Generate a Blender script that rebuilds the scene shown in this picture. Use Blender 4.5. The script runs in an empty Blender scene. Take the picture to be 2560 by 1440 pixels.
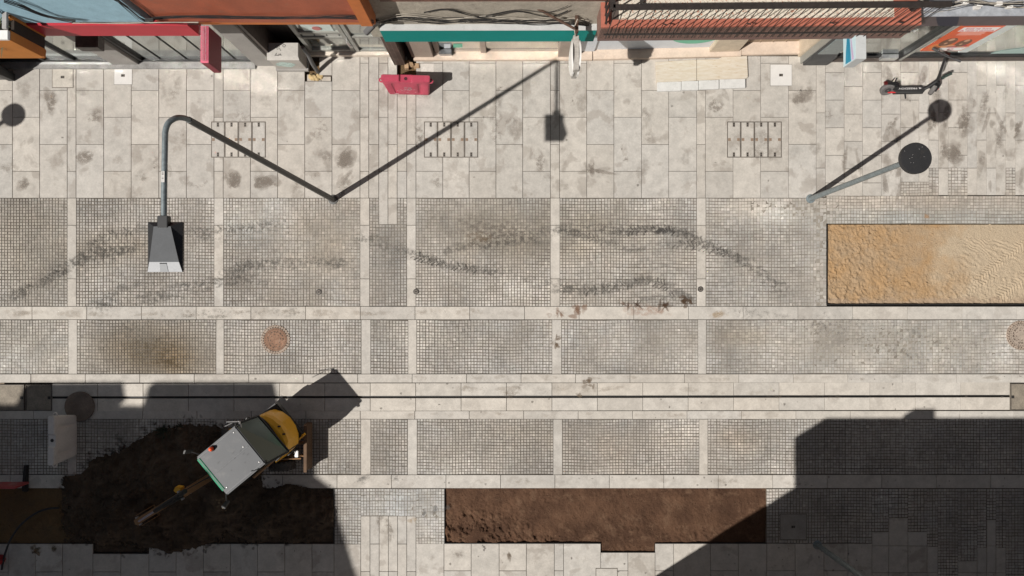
import bpy, bmesh, math, random
import numpy as np
from mathutils import Vector, Matrix, noise as mnoise
random.seed(7); rng = np.random.default_rng(7)
R = math.radians
SC = bpy.context.scene
COL = SC.collection

# ------------------------------------------------------------------ camera
CAM_H, F_PX, TILT, ROLL = 15.2, 1706.7, 0.015, -0.0020
cd = bpy.data.cameras.new('camera'); cam = bpy.data.objects.new('camera', cd); COL.objects.link(cam)
cam.location = (0, 0, CAM_H); cam.rotation_euler = (TILT, 0, ROLL)
cd.sensor_width = 36; cd.lens = 36 * F_PX / 2560; cd.clip_start = 0.1; cd.clip_end = 400
SC.camera = cam
# ------------------------------------------------------------------ light
SUN_EL, SUN_AZ = 49.5, 32.0          # light travels towards +x +y (32 deg above the x axis)
sd = bpy.data.lights.new('sun', 'SUN'); sd.energy = 4.9; sd.angle = R(0.53); sd.color = (1.0, 0.955, 0.90)
sun = bpy.data.objects.new('sun', sd); COL.objects.link(sun)
LD = Vector((math.cos(R(SUN_AZ)) * math.cos(R(SUN_EL)), math.sin(R(SUN_AZ)) * math.cos(R(SUN_EL)), -math.sin(R(SUN_EL))))
sun.rotation_euler = LD.to_track_quat('-Z', 'Y').to_euler(); sun.location = (-12, -10, 20)
w = bpy.data.worlds.new('World'); SC.world = w; w.use_nodes = True
nt = w.node_tree; bg = nt.nodes['Background']
sky = nt.nodes.new('ShaderNodeTexSky'); sky.sky_type = 'NISHITA'; sky.sun_disc = False
sky.air_density = 0.55; sky.dust_density = 0.6; sky.ozone_density = 0.6
sky.sun_elevation = R(SUN_EL); sky.sun_rotation = math.atan2(-LD.x, -LD.y)
hs = nt.nodes.new('ShaderNodeHueSaturation'); hs.inputs['Saturation'].default_value = 0.55; hs.inputs['Value'].default_value = 0.85
nt.links.new(sky.outputs[0], hs.inputs['Color']); nt.links.new(hs.outputs[0], bg.inputs[0]); bg.inputs[1].default_value = 0.05
SC.view_settings.view_transform = 'Standard'; SC.view_settings.look = 'None'
SC.view_settings.gamma = 1; SC.view_settings.exposure = 0.10
SC.view_settings.use_curve_mapping = False
SC.cycles.blur_glossy = 0.0; SC.cycles.sample_clamp_indirect = 0.0; SC.cycles.use_adaptive_sampling = False; SC.cycles.transparent_max_bounces = 64
SVX, SVY = LD.x / -LD.z, LD.y / -LD.z   # shadow shift per metre of height

# ------------------------------------------------------------------ pixel <-> world
ROT = np.array((Matrix.Rotation(ROLL, 3, 'Z') @ Matrix.Rotation(TILT, 3, 'X')))
def ray(px, py):
    d = np.array(((px - 1280) / F_PX, (720 - py) / F_PX, -1.0)); return ROT @ d
def P(px, py, z=0.0):
    d = ray(px, py); s = (z - CAM_H) / d[2]
    return Vector((d[0] * s, d[1] * s, z))
def PN(px, py, z=0.0):               # vectorised
    px = np.asarray(px, float); py = np.asarray(py, float)
    d = np.stack([(px - 1280) / F_PX, (720 - py) / F_PX, -np.ones_like(px)], -1) @ ROT.T
    s = (z - CAM_H) / d[..., 2]
    return d[..., 0] * s, d[..., 1] * s
S = CAM_H / F_PX                     # metres per pixel on the ground

# ------------------------------------------------------------------ mesh helpers
class MB:
    def __init__(s): s.v = []; s.f = []; s.c = []; s.smooth = False
    def face(s, pts, col=None):
        n = len(s.v); s.v += [tuple(p) for p in pts]; s.f.append(tuple(range(n, n + len(pts)))); s.c.append(col); return s
    def hexa(s, b, t, col=None):     # bottom 4, top 4 (ccw from above)
        n = len(s.v); s.v += [tuple(p) for p in b] + [tuple(p) for p in t]
        for q in ((3, 2, 1, 0), (4, 5, 6, 7), (0, 1, 5, 4), (1, 2, 6, 5), (2, 3, 7, 6), (3, 0, 4, 7)):
            s.f.append(tuple(n + i for i in q)); s.c.append(col)
        return s
    def box(s, x0, x1, y0, y1, z0, z1, M=None, col=None):
        b = [(x0, y0, z0), (x1, y0, z0), (x1, y1, z0), (x0, y1, z0)]; t = [(x0, y0, z1), (x1, y0, z1), (x1, y1, z1), (x0, y1, z1)]
        if M is not None: b = [M @ Vector(p) for p in b]; t = [M @ Vector(p) for p in t]
        return s.hexa(b, t, col)
    def prism(s, poly, z0, z1, col=None, M=None):   # poly xy ccw
        n = len(s.v); k = len(poly)
        vs = [Vector((p[0], p[1], z0)) for p in poly] + [Vector((p[0], p[1], z1)) for p in poly]
        if M is not None: vs = [M @ p for p in vs]
        s.v += [tuple(p) for p in vs]
        s.f.append(tuple(n + k - 1 - i for i in range(k))); s.c.append(col)
        s.f.append(tuple(n + k + i for i in range(k))); s.c.append(col)
        for i in range(k):
            j = (i + 1) % k; s.f.append((n + i, n + j, n + k + j, n + k + i)); s.c.append(col)
        return s
    def extr(s, pts, d, col=None):   # polygon pts extruded by vector d
        n = len(s.v); k = len(pts); d = Vector(d)
        s.v += [tuple(p) for p in pts] + [tuple(Vector(p) + d) for p in pts]
        s.f.append(tuple(n + i for i in range(k))); s.c.append(col)
        s.f.append(tuple(n + k + k - 1 - i for i in range(k))); s.c.append(col)
        for i in range(k):
            j = (i + 1) % k; s.f.append((n + j, n + i, n + k + i, n + k + j)); s.c.append(col)
        return s
    def tube(s, pts, r, n=8, cap=True, col=None):
        pts = [Vector(p) for p in pts]; rs = r if isinstance(r, (list, tuple)) else [r] * len(pts)
        base = len(s.v); up = None
        for i, p in enumerate(pts):
            a = pts[max(i - 1, 0)]; b = pts[min(i + 1, len(pts) - 1)]; t = (b - a).normalized()
            if up is None: up = t.orthogonal().normalized()
            up = (up - t * up.dot(t)); up = up.normalized() if up.length > 1e-6 else t.orthogonal().normalized()
            q = t.cross(up)
            for k in range(n):
                an = 2 * math.pi * k / n; s.v.append(tuple(p + (up * math.cos(an) + q * math.sin(an)) * rs[i]))
        for i in range(len(pts) - 1):
            for k in range(n):
                a = base + i * n + k; b = base + i * n + (k + 1) % n
                s.f.append((a, b, b + n, a + n)); s.c.append(col)
        if cap:
            s.f.append(tuple(base + n - 1 - k for k in range(n))); s.c.append(col)
            e = base + (len(pts) - 1) * n; s.f.append(tuple(e + k for k in range(n))); s.c.append(col)
        return s
    def lathe(s, prof, c, n=24, M=None, col=None):   # prof [(r,z)] bottom to top
        base = len(s.v); c = Vector(c)
        for r_, z_ in prof:
            for k in range(n):
                an = 2 * math.pi * k / n; p = Vector((math.cos(an) * r_, math.sin(an) * r_, z_))
                if M is not None: p = M @ p
                s.v.append(tuple(c + p))
        for i in range(len(prof) - 1):
            for k in range(n):
                a = base + i * n + k; b = base + i * n + (k + 1) % n
                s.f.append((a, b, b + n, a + n)); s.c.append(col)
        s.f.append(tuple(base + n - 1 - k for k in range(n))); s.c.append(col)
        e = base + (len(prof) - 1) * n; s.f.append(tuple(e + k for k in range(n))); s.c.append(col)
        return s
    def xform(s, M):
        s.v = [tuple(M @ Vector(p)) for p in s.v]; return s
    def build(s, name, m, parent=None, bevel=0.0, smooth=None, **tags):
        off = Vector((0, 0, 0))
        if parent is not None:
            o = parent
            while o is not None: off += o.location; o = o.parent
        me = bpy.data.meshes.new(name)
        me.from_pydata([(p[0] - off.x, p[1] - off.y, p[2] - off.z) for p in s.v], [], s.f)
        if any(c is not None for c in s.c):
            at = me.color_attributes.new('Col', 'FLOAT_COLOR', 'CORNER')
            arr = []
            for f, c in zip(s.f, s.c):
                c = c if c is not None else (1, 1, 1, 1)
                c = tuple(c) + (1,) if len(c) == 3 else tuple(c)
                arr += list(c) * len(f)
            at.data.foreach_set('color', arr)
        me.materials.append(m)
        if bevel > 0:
            bm = bmesh.new(); bm.from_mesh(me)
            bmesh.ops.remove_doubles(bm, verts=bm.verts, dist=1e-5)
            ed = [e for e in bm.edges if len(e.link_faces) == 2 and e.calc_face_angle(0) > 0.5]
            bmesh.ops.bevel(bm, geom=ed, offset=bevel, segments=2, affect='EDGES', clamp_overlap=True)
            bm.to_mesh(me); bm.free()
        if smooth is None: smooth = s.smooth
        if smooth or bevel > 0:
            me.shade_smooth()
            me.set_sharp_from_angle(angle=R(35))
        ob = bpy.data.objects.new(name, me); COL.objects.link(ob)
        if parent is not None: ob.parent = parent
        for k, v in tags.items(): ob[k] = v
        return ob
def thing(name, loc, label, cat, group=None, parent=None):
    o = bpy.data.objects.new(name, None); COL.objects.link(o); o.location = loc; o.empty_display_size = 0.2
    o['label'] = label; o['category'] = cat
    if group: o['group'] = group
    return o
def copy_tree(o, parent=None):
    c = o.copy(); COL.objects.link(c); c.parent = parent
    for ch in list(o.children): copy_tree(ch, c)
    return c
def text_mb(s, size, depth=0.002):
    cu = bpy.data.curves.new('text', 'FONT'); cu.body = s; cu.size = size; cu.extrude = depth; cu.align_x = 'CENTER'; cu.align_y = 'CENTER'
    ob = bpy.data.objects.new('text', cu); COL.objects.link(ob)
    dg = bpy.context.evaluated_depsgraph_get(); me = bpy.data.meshes.new_from_object(ob.evaluated_get(dg))
    mb = MB()
    mb.v = [tuple(v.co) for v in me.vertices]; mb.f = [tuple(p.vertices) for p in me.polygons]; mb.c = [None] * len(mb.f)
    bpy.data.objects.remove(ob); bpy.data.curves.remove(cu); bpy.data.meshes.remove(me)
    return mb

# ------------------------------------------------------------------ materials
def newmat(name):
    m = bpy.data.materials.new(name); m.use_nodes = True; t = m.node_tree
    return m, t, t.nodes['Principled BSDF']
def nd(t, typ, **k):
    n = t.nodes.new(typ)
    for a, b in k.items(): setattr(n, a, b)
    return n
def mix(t, a, b, fac, mode='MIX'):
    n = nd(t, 'ShaderNodeMix', data_type='RGBA', blend_type=mode)
    for sock, val in ((n.inputs[6], a), (n.inputs[7], b), (n.inputs[0], fac)):
        if hasattr(val, 'links'): t.links.new(val, sock)
        elif isinstance(val, (tuple, list)): sock.default_value = tuple(val) + (1,) if len(val) == 3 else val
        else: sock.default_value = val
    return n.outputs[2]
def math_(t, op, a, b=0.0):
    n = nd(t, 'ShaderNodeMath', operation=op)
    for i, val in enumerate((a, b)):
        if hasattr(val, 'links'): t.links.new(val, n.inputs[i])
        else: n.inputs[i].default_value = val
    return n.outputs[0]
def coords(t):
    return nd(t, 'ShaderNodeTexCoord').outputs['Object']
def noise(t, scale, detail=3, rough=0.55, vec=None, w=None, dist=0.0):
    n = nd(t, 'ShaderNodeTexNoise'); n.inputs['Scale'].default_value = scale; n.inputs['Detail'].default_value = detail
    n.inputs['Roughness'].default_value = rough; n.inputs['Distortion'].default_value = dist
    if w is not None:
        n.noise_dimensions = '4D'; t.links.new(w, n.inputs['W'])
    t.links.new(vec if vec is not None else coords(t), n.inputs['Vector'])
    return n.outputs['Fac']
def ramp(t, fac, stops):
    n = nd(t, 'ShaderNodeValToRGB'); e = n.color_ramp.elements
    while len(e) < len(stops): e.new(0.5)
    for el, (p, c) in zip(e, stops):
        el.position = p; el.color = (c, c, c, 1) if isinstance(c, (int, float)) else tuple(c) + (1,)
    t.links.new(fac, n.inputs[0]); return n.outputs[0]
def bump(t, bs, h, dist=0.01, strength=0.4):
    b = nd(t, 'ShaderNodeBump'); b.inputs['Distance'].default_value = dist; b.inputs['Strength'].default_value = strength
    t.links.new(h, b.inputs['Height']); t.links.new(b.outputs[0], bs.inputs['Normal'])
def mat(name, col, rough=0.7, var=0.12, scale=4.0, metal=0.0, fine=40.0, dirt=0.25, dcol=(0.09, 0.075, 0.06), bmp=0.0, spec=None):
    m, t, b = newmat(name)
    v = coords(t)
    f = ramp(t, noise(t, scale, 5, 0.6, v), [(0.3, 1 - var), (0.7, 1 + var)])
    c = mix(t, col, f, 1.0, 'MULTIPLY')
    g = ramp(t, noise(t, fine, 3, 0.6, v), [(0.3, 1 - var * .6), (0.7, 1 + var * .6)])
    c = mix(t, c, g, 1.0, 'MULTIPLY')
    if dirt > 0:
        d = ramp(t, noise(t, scale * 1.7 + 1, 6, 0.68, v), [(0.56, 0.0), (0.72, dirt)])
        c = mix(t, c, dcol, d)
    t.links.new(c, b.inputs['Base Color']); b.inputs['Roughness'].default_value = rough; b.inputs['Metallic'].default_value = metal
    if spec is not None: b.inputs['Specular IOR Level'].default_value = spec
    if bmp > 0: bump(t, b, noise(t, fine, 4, 0.6, v), 0.01, bmp)
    return m
# ------------------------------------------------------------------ paving materials
def m_slab(name='stone_slab', base=(0.462, 0.435, 0.394), stain=0.42):
    m, t, b = newmat(name); v = coords(t)
    a = nd(t, 'ShaderNodeAttribute', attribute_name='Col')
    W = math_(t, 'MULTIPLY', a.outputs['Alpha'], 60.0)
    c = mix(t, base, a.outputs['Color'], 1.0, 'MULTIPLY')
    c = mix(t, c, ramp(t, noise(t, 140, 2, 0.6, v), [(0.3, 0.86), (0.7, 1.12)]), 1.0, 'MULTIPLY')
    c = mix(t, c, ramp(t, noise(t, 5, 5, 0.62, v, W), [(0.3, 0.82), (0.68, 1.09)]), 1.0, 'MULTIPLY')
    c = mix(t, c, ramp(t, noise(t, 22, 4, 0.7, v), [(0.3, 0.90), (0.7, 1.08)]), 1.0, 'MULTIPLY')
    st = ramp(t, noise(t, 1.9, 5, 0.58, v, W, 0.4), [(0.555, 0.0), (0.60, stain), (0.75, stain * 1.25)])
    c = mix(t, c, (0.235, 0.205, 0.175), st)
    sp = ramp(t, noise(t, 17, 3, 0.6, v), [(0.69, 0.0), (0.74, 0.5)])
    c = mix(t, c, (0.12, 0.105, 0.09), sp)
    lt = ramp(t, noise(t, 0.9, 4, 0.6, v), [(0.5, 0.0), (0.75, 0.25)])
    c = mix(t, c, (0.60, 0.56, 0.50), lt)
    t.links.new(c, b.inputs['Base Color']); b.inputs['Roughness'].default_value = 0.8
    b.inputs['Specular IOR Level'].default_value = 0.25
    bump(t, b, noise(t, 160, 3, 0.6, v), 0.002, 0.35)
    return m
def m_attr(name, rough=0.85, sp=(90, 0.8, 1.2), bmp=0.3, grime=0.25, dust=.5):
    m, t, b = newmat(name); v = coords(t)
    a = nd(t, 'ShaderNodeAttribute', attribute_name='Col')
    c = mix(t, a.outputs['Color'], ramp(t, noise(t, sp[0], 3, 0.65, v), [(0.3, sp[1]), (0.7, sp[2])]), 1.0, 'MULTIPLY')
    if grime > 0:
        c = mix(t, c, (0.16, 0.14, 0.115), ramp(t, noise(t, 3.1, 6, 0.7, v), [(0.5, 0.0), (0.72, grime)]))
    du = math_(t, 'MULTIPLY', ramp(t, noise(t, .85, 6, .62, v, dist=.5), [(0.42, 0.0), (0.66, dust)]), ramp(t, noise(t, 5.5, 4, .65, v), [(.3, .5), (.7, 1.0)]))
    c = mix(t, c, (.262, .238, .206), du)
    t.links.new(c, b.inputs['Base Color']); b.inputs['Roughness'].default_value = rough; b.inputs['Specular IOR Level'].default_value = 0.2
    bump(t, b, noise(t, sp[0], 4, 0.6, v), 0.004, bmp)
    return m
def m_decal(name, spread=0.9, nscale=14, rough=0.9, mx=.72):
    m, t, b = newmat(name); v = coords(t); out = t.nodes['Material Output']
    a = nd(t, 'ShaderNodeAttribute', attribute_name='Col')
    t.links.new(a.outputs['Color'], b.inputs['Base Color']); b.inputs['Roughness'].default_value = rough
    b.inputs['Specular IOR Level'].default_value = 0.1
    n1 = noise(t, nscale, 5, 0.65, v)
    x = math_(t, 'ADD', a.outputs['Alpha'], math_(t, 'MULTIPLY', math_(t, 'SUBTRACT', n1, 0.5), spread))
    x = math_(t, 'MULTIPLY', ramp(t, x, [(0.15, 0.0), (0.40, .7), (0.85, 1.0)]), ramp(t, a.outputs['Alpha'], [(0.0, 0.0), (0.6, mx)]))
    tr = nd(t, 'ShaderNodeBsdfTransparent'); ms = nd(t, 'ShaderNodeMixShader')
    t.links.new(x, ms.inputs[0]); t.links.new(tr.outputs[0], ms.inputs[1]); t.links.new(b.outputs[0], ms.inputs[2])
    t.links.new(ms.outputs[0], out.inputs['Surface'])
    return m
def m_soil(name, c1, c2, c3, pebble, pale=None):
    m, t, b = newmat(name); v = coords(t)
    c = mix(t, c1, c2, ramp(t, noise(t, 1.6, 6, 0.62, v), [(0.36, 0.0), (0.64, 1.0)]))
    c = mix(t, c, c3, ramp(t, noise(t, 4.2, 6, 0.66, v), [(0.52, 0.0), (0.7, 0.7)]))
    if pale is not None:
        sx = nd(t, 'ShaderNodeSeparateXYZ'); t.links.new(v, sx.inputs[0])
        g = math_(t, 'ADD', math_(t, 'MULTIPLY', math_(t, 'SUBTRACT', sx.outputs[0], 9.2), .5), math_(t, 'MULTIPLY', math_(t, 'SUBTRACT', noise(t, 1.3, 5, .6, v), .5), 1.6))
        c = mix(t, c, pale, ramp(t, g, [(0.05, 0.0), (0.5, 0.9)]))
        e = math_(t, 'ADD', math_(t, 'MULTIPLY', sx.outputs[1], -2.2), math_(t, 'MULTIPLY', math_(t, 'SUBTRACT', noise(t, 2.2, 4, .6, v), .5), 1.2))
        c = mix(t, c, (0.36, 0.27, 0.19), ramp(t, e, [(-0.35, 0.0), (0.15, 0.75)]))
    c = mix(t, c, ramp(t, noise(t, 70, 4, 0.7, v), [(0.28, 0.72), (0.72, 1.25)]), 1.0, 'MULTIPLY')
    vo = nd(t, 'ShaderNodeTexVoronoi'); vo.inputs['Scale'].default_value = 34; t.links.new(v, vo.inputs['Vector'])
    pk = math_(t, 'MULTIPLY', ramp(t, vo.outputs['Distance'], [(0.12, 1.0), (0.2, 0.0)]), ramp(t, noise(t, 6, 2, 0.5, v), [(0.56, 0.0), (0.64, 0.6)]))
    c = mix(t, c, pebble, pk)
    t.links.new(c, b.inputs['Base Color']); b.inputs['Roughness'].default_value = 0.95; b.inputs['Specular IOR Level'].default_value = 0.1
    bump(t, b, noise(t, 38, 7, 0.74, v), 0.03, 0.8)
    return m
M_SLAB = m_slab(); M_BAND = m_slab('kerb_stone', (0.485, 0.454, 0.408), 0.22)
M_DRAIN = m_slab('drain_stone', (0.505, 0.470, 0.418), 0.16)
M_SETT = m_attr('granite_sett'); M_BED = m_attr('sett_joint', 0.95, (60, 0.7, 1.25), 0.4)
M_DARKBED = mat('joint_mortar', (0.075, 0.06, 0.047), 0.95, 0.25, 3)
M_TRACK = m_decal('tyre_dirt', .9, 18, .9, .74); M_STAIN = m_decal('damp_dirt', 1.9, 11, .9, .42)
M_SAND = m_soil('orange_sand', (0.390, 0.250, 0.130), (0.370, 0.265, 0.165), (0.33, 0.25, 0.17), (0.58, 0.48, 0.36), (0.455, 0.37, 0.265))
M_SOIL = m_soil('brown_soil', (0.116, 0.064, 0.039), (0.066, 0.036, 0.023), (0.160, 0.098, 0.062), (0.33, 0.22, 0.15))
M_HEAP = m_soil('dark_topsoil', (0.105, 0.076, 0.053), (0.055, 0.041, 0.030), (0.150, 0.110, 0.076), (0.22, 0.165, 0.11))
M_RUBBLE = m_soil('tan_rubble', (0.16, 0.10, 0.05), (0.13, 0.09, 0.05), (0.10, 0.075, 0.05), (0.3, 0.22, 0.13))
M_EARTH = mat('base_earth', (0.17, 0.135, 0.10), 0.95, 0.25, 0.8)
M_EDGE_SLOT = mat('edge_slot_black', (0.012, 0.011, 0.010), 0.6, 0.2, 5)

def fbm(x, y, sc, oct=4, off=0.0):
    return mnoise.fractal((x * sc + off, y * sc - off, off * .7), 1.0, 2.0, oct, noise_basis='PERLIN_ORIGINAL')
def struct(o): o['kind'] = 'structure'; return o
def box_px(mb, x0, x1, y0, y1, z0, z1, col=None, g=0.0):
    b = [P(x0 + g, y1 - g), P(x1 - g, y1 - g), P(x1 - g, y0 + g), P(x0 + g, y0 + g)]
    mb.hexa([(p.x, p.y, z0) for p in b], [(p.x, p.y, z1) for p in b], col)

# ------------------------------------------------------------------ ground sheet and slabs
gm = MB(); gm.face([(-90, -90, -.16), (90, -90, -.16), (90, 90, -.16), (-90, 90, -.16)]); struct(gm.build('ground', M_EARTH))
def tint(lo=0.92, hi=1.05):
    k = random.uniform(lo, hi); u = random.uniform(-.012, .012)
    return (k * (1 + u), k, k * (1 - u * 1.3), random.random())
def slab(mb, x0, x1, y0, y1, col=None, gap=0.52, zt=0.0):
    if x1 - x0 < 2 or y1 - y0 < 2: return
    col = col or tint(); zt = zt + random.uniform(-.0012, .0012)
    g2 = gap + 0.35
    B = [P(x0 + gap, y1 - gap), P(x1 - gap, y1 - gap), P(x1 - gap, y0 + gap), P(x0 + gap, y0 + gap)]
    T = [P(x0 + g2, y1 - g2), P(x1 - g2, y1 - g2), P(x1 - g2, y0 + g2), P(x0 + g2, y0 + g2)]
    n = len(mb.v)
    mb.v += [(p.x, p.y, -.12) for p in B] + [(p.x, p.y, zt - .004) for p in B] + [(p.x, p.y, zt) for p in T]
    fs = [(8, 9, 10, 11)]
    for i in range(4):
        j = (i + 1) % 4; fs += [(i, j, 4 + j, 4 + i), (4 + i, 4 + j, 8 + j, 8 + i)]
    mb.f += [tuple(n + k for k in f) for f in fs]; mb.c += [col] * len(fs)
pav = MB(); bedm = MB()
HOLES = [(762, 830, 150, 203), (990, 1052, 150, 186)]
def column(x0, x1, joints, top, bot):
    ys = [top] + [j for j in joints if top + 3 < j < bot - 3] + [bot]
    for a, b in zip(ys[:-1], ys[1:]): slab(pav, x0, x1, a, b)
    box_px(bedm, x0, x1, top, bot, -.13, -.022)
PA, PB = [91, 226, 361, 495], [158, 293, 428]
cols = [-310, -242, -174, -152, -104, -36, 31, 99, 168, 190, 259, 328, 397, 466, 535, 558, 626, 694, 762, 830, 900, 922, 947, 970, 993, 1017, 1040, 1107,
        1173, 1240, 1307, 1376, 1399, 1467, 1535, 1604, 1672, 1742, 1764, 1833, 1902, 1972, 2041]
for i, (a, b) in enumerate(zip(cols[:-1], cols[1:])):
    top, bot = 140, 495
    if a in (762,): top = 203
    if a in (1017,): top = 186
    if a == 993: top = 186
    if a in (947, 970): bot = 561
    if a in (168, 535, 900, 1017, 1376, 1742): bot = 495
    column(a, b, (PA if i % 2 else PB), top, bot)
slab(pav, 798, 830, 140, 188); slab(pav, 1052, 1085, 158, 182, (1.2, 1.2, 1.22, .3)); slab(pav, 993, 1017, 140, 158)
box_px(bedm, 798, 830, 140, 190, -.13, -.022)
# narrow slabs in front of the right-hand shop
cr = [(2041, 2064, 492), (2064, 2111, 490), (2111, 2157, 490), (2157, 2204, 490), (2204, 2252, 490), (2252, 2298, 455), (2298, 2323, 455), (2323, 2347, 420),
      (2347, 2371, 488), (2371, 2419, 420), (2419, 2443, 488), (2443, 2467, 488), (2467, 2491, 488), (2491, 2515, 488), (2515, 2539, 420), (2539, 2563, 488),
      (2563, 2610, 488), (2610, 2657, 440), (2657, 2704, 488), (2704, 2751, 488), (2751, 2800, 420), (2800, 2860, 488)]
for i, (a, b, bot) in enumerate(cr):
    wide = b - a > 30
    js = ([181, 250, 319, 388, 457] if i % 2 else [147, 216, 285, 353, 422]) if wide else ([213, 350] if i % 2 else [282, 420])
    column(a, b, js, 140, bot)
struct(pav.build('pavement', M_SLAB))
# stone strips across the street and long kerb bands
band = MB()
for a, b in ((-174, -152), (168, 191), (535, 559), (900, 924), (1017, 1040), (1376, 1400), (1742, 1765)):
    for y0, y1 in ((495, 563), (563, 697), (697, 766)): slab(band, a, b, y0, y1)
    box_px(bedm, a, b, 495, 766, -.13, -.022)
for a, b in ((-170, -148), (170, 193), (540, 560), (903, 927), (1020, 1042), (1380, 1404), (1745, 1766)):
    slab(band, a, b, 799, 935); box_px(bedm, a, b, 799, 935, -.13, -.022)
for a, b in ((168, 191), (540, 562), (902, 927), (1019, 1043), (1383, 1406), (1748, 1770)):
    slab(band, a, b, 1048, 1187); box_px(bedm, a, b, 1048, 1187, -.13, -.022)
def longband(y0, y1, x0, step, xa=-330, xb=2900, mb=band):
    xs = [xa] + [x for x in np.arange(x0 - 40 * step, xb, step) if xa + 5 < x < xb - 5] + [xb]
    for a, b in zip(xs[:-1], xs[1:]): slab(mb, a, b, y0, y1)
    box_px(bedm, xa, xb, y0, y1, -.13, -.022)
longband(766, 799, 80, 136.8); longband(935, 957, 77, 136.2); longband(1027, 1048, 356, 136.2); longband(1187, 1221, 1115, 136.2)
struct(band.build('kerb', M_BAND))
dr = MB()
for y0, y1 in ((957, 989.6), (994.6, 1027)):
    xs = [130] + list(np.arange(244, 2500, 113.6)) + [2525]
    for a, b in zip(xs[:-1], xs[1:]): slab(dr, a, b, y0 - (a - 1300) * .0016, y1 - (a - 1300) * .0016, gap=0.5)
box_px(bedm, 130, 2525, 957, 1027, -.13, -.05)
struct(dr.build('drain_channel', M_DRAIN))
# lower pavement
low = MB()
def lcol(a, b, js, top, bot=1640):
    ys = [top] + [j for j in js if top + 3 < j < bot - 3] + [bot]
    for p, q in zip(ys[:-1], ys[1:]): slab(low, a, b, p, q)
    box_px(bedm, a, b, top, bot, -.13, -.022)
lc = [-320, -252, -184, -116, -48, 20, 88, 156, 232, 302, 372, 440, 508, 576, 644, 712, 780, 835, 902]
for i, (a, b) in enumerate(zip(lc[:-1], lc[1:])):
    lcol(a, b, ([1500, 1635] if i % 2 else [1430, 1565]), 1385 if 232 <= a < 372 else 1360)
for i, a in enumerate((902, 925, 948, 971, 994, 1017)):
    lcol(a, a + 23, ([1360, 1500] if i in (1, 4) else [1429, 1565]), 1290)
lc = [1040, 1110, 1178, 1248, 1316, 1386, 1409, 1502, 1570, 1638, 1684, 1776, 1846, 1917, 1988, 2060, 2120, 2180]
for i, (a, b) in enumerate(zip(lc[:-1], lc[1:])):
    lcol(a, b, ([1427, 1562] if i % 2 else [1495, 1630]), 1381 if 1502 <= a < 1638 else 1359)
for a, b, top in ((2180, 2222, 1330), (2222, 2270, 1295), (2270, 2318, 1330), (2318, 2345, 1367), (2395, 2443, 1403), (2443, 2467, 1370), (2467, 2490, 1300), (2490, 2515, 1370)):
    lcol(a, b, [1365, 1432, 1500, 1570], top)
struct(low.build('lower_pavement', M_SLAB))
struct(bedm.build('paving_bed', M_DARKBED))

# ------------------------------------------------------------------ granite setts
DARK = [  # x, y, rx, ry, multiplier rgb
    (360, 870, 150, 70, (.55, .48, .38)), (430, 900, 90, 45, (.75, .65, .5)), (1230, 560, 190, 75, (.68, .65, .60)), (970, 640, 60, 130, (.72, .74, .76)),
    (1300, 620, 150, 30, (.8, .78, .74)), (1280, 1100, 150, 70, (.84, .82, .79)), (1560, 1130, 200, 70, (.92, .88, .84)), (70, 620, 150, 150, (.76, .73, .68)),
    (1480, 560, 120, 60, (.82, .80, .76)), (1950, 545, 50, 24, (1.4, 1.4, 1.38)), (1880, 515, 60, 16, (1.25, 1.25, 1.24)), (1050, 830, 100, 40, (1.08, 1.08, 1.06)),
    (1300, 730, 240, 40, (1.12, 1.1, 1.07)), (1560, 640, 180, 60, (1.12, 1.1, 1.07)), (620, 560, 70, 50, (1.08, 1.11, 1.12)), (90, 880, 110, 60, (1.1, 1.12, 1.12)),
    (2250, 850, 260, 70, (1.02, 1.02, 1.0)), (2330, 545, 320, 22, (.86, .92, .95)), (2300, 500, 300, 40, (.88, .82, .76)), (985, 1270, 140, 70, (.9, .95, 1.0)),
    (965, 1110, 60, 90, (.86, .84, .82)), (640, 730, 200, 50, (.92, .9, .88)), (2150, 850, 120, 20, (.82, .8, .78)), (1850, 840, 80, 30, (.96, .92, .86)),
    (820, 600, 110, 110, (.9, .86, .8)), (300, 620, 120, 40, (.84, .8, .74)), (1640, 1100, 60, 30, (1.2, 1.2, 1.2)), (1850, 1100, 60, 40, (1.06, 1.0, .93)),
    (2040, 1100, 60, 60, (.9, .9, .9))]
FILL = [(2250, 860, 360, 90, .85), (820, 620, 120, 140, .55), (1180, 560, 200, 80, .5), (2300, 510, 320, 60, .55), (2050, 650, 30, 200, .9), (1000, 1280, 140, 90, .5),
        (1100, 1290, 90, 90, .35), (60, 890, 130, 70, .45), (640, 540, 100, 60, .5), (1930, 520, 120, 30, .75), (440, 1110, 110, 70, .6), (1620, 860, 200, 50, .4), (1900, 640, 120, 140, .25)]
def field(px, py, L, base):
    out = np.array(base, float) * np.ones(px.shape + (3,)) if isinstance(base, tuple) else np.full(px.shape, float(base))
    for x, y, rx, ry, k in L:
        g = np.exp(-(((px - x) / rx) ** 2 + ((py - y) / ry) ** 2) * .9)
        if isinstance(base, tuple): out *= 1 + (np.array(k) - 1) * g[..., None]
        else: out += k * g
    return out
SV, SF, SCOL = [], [], []; nbase = 0
bed2 = MB()
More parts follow.
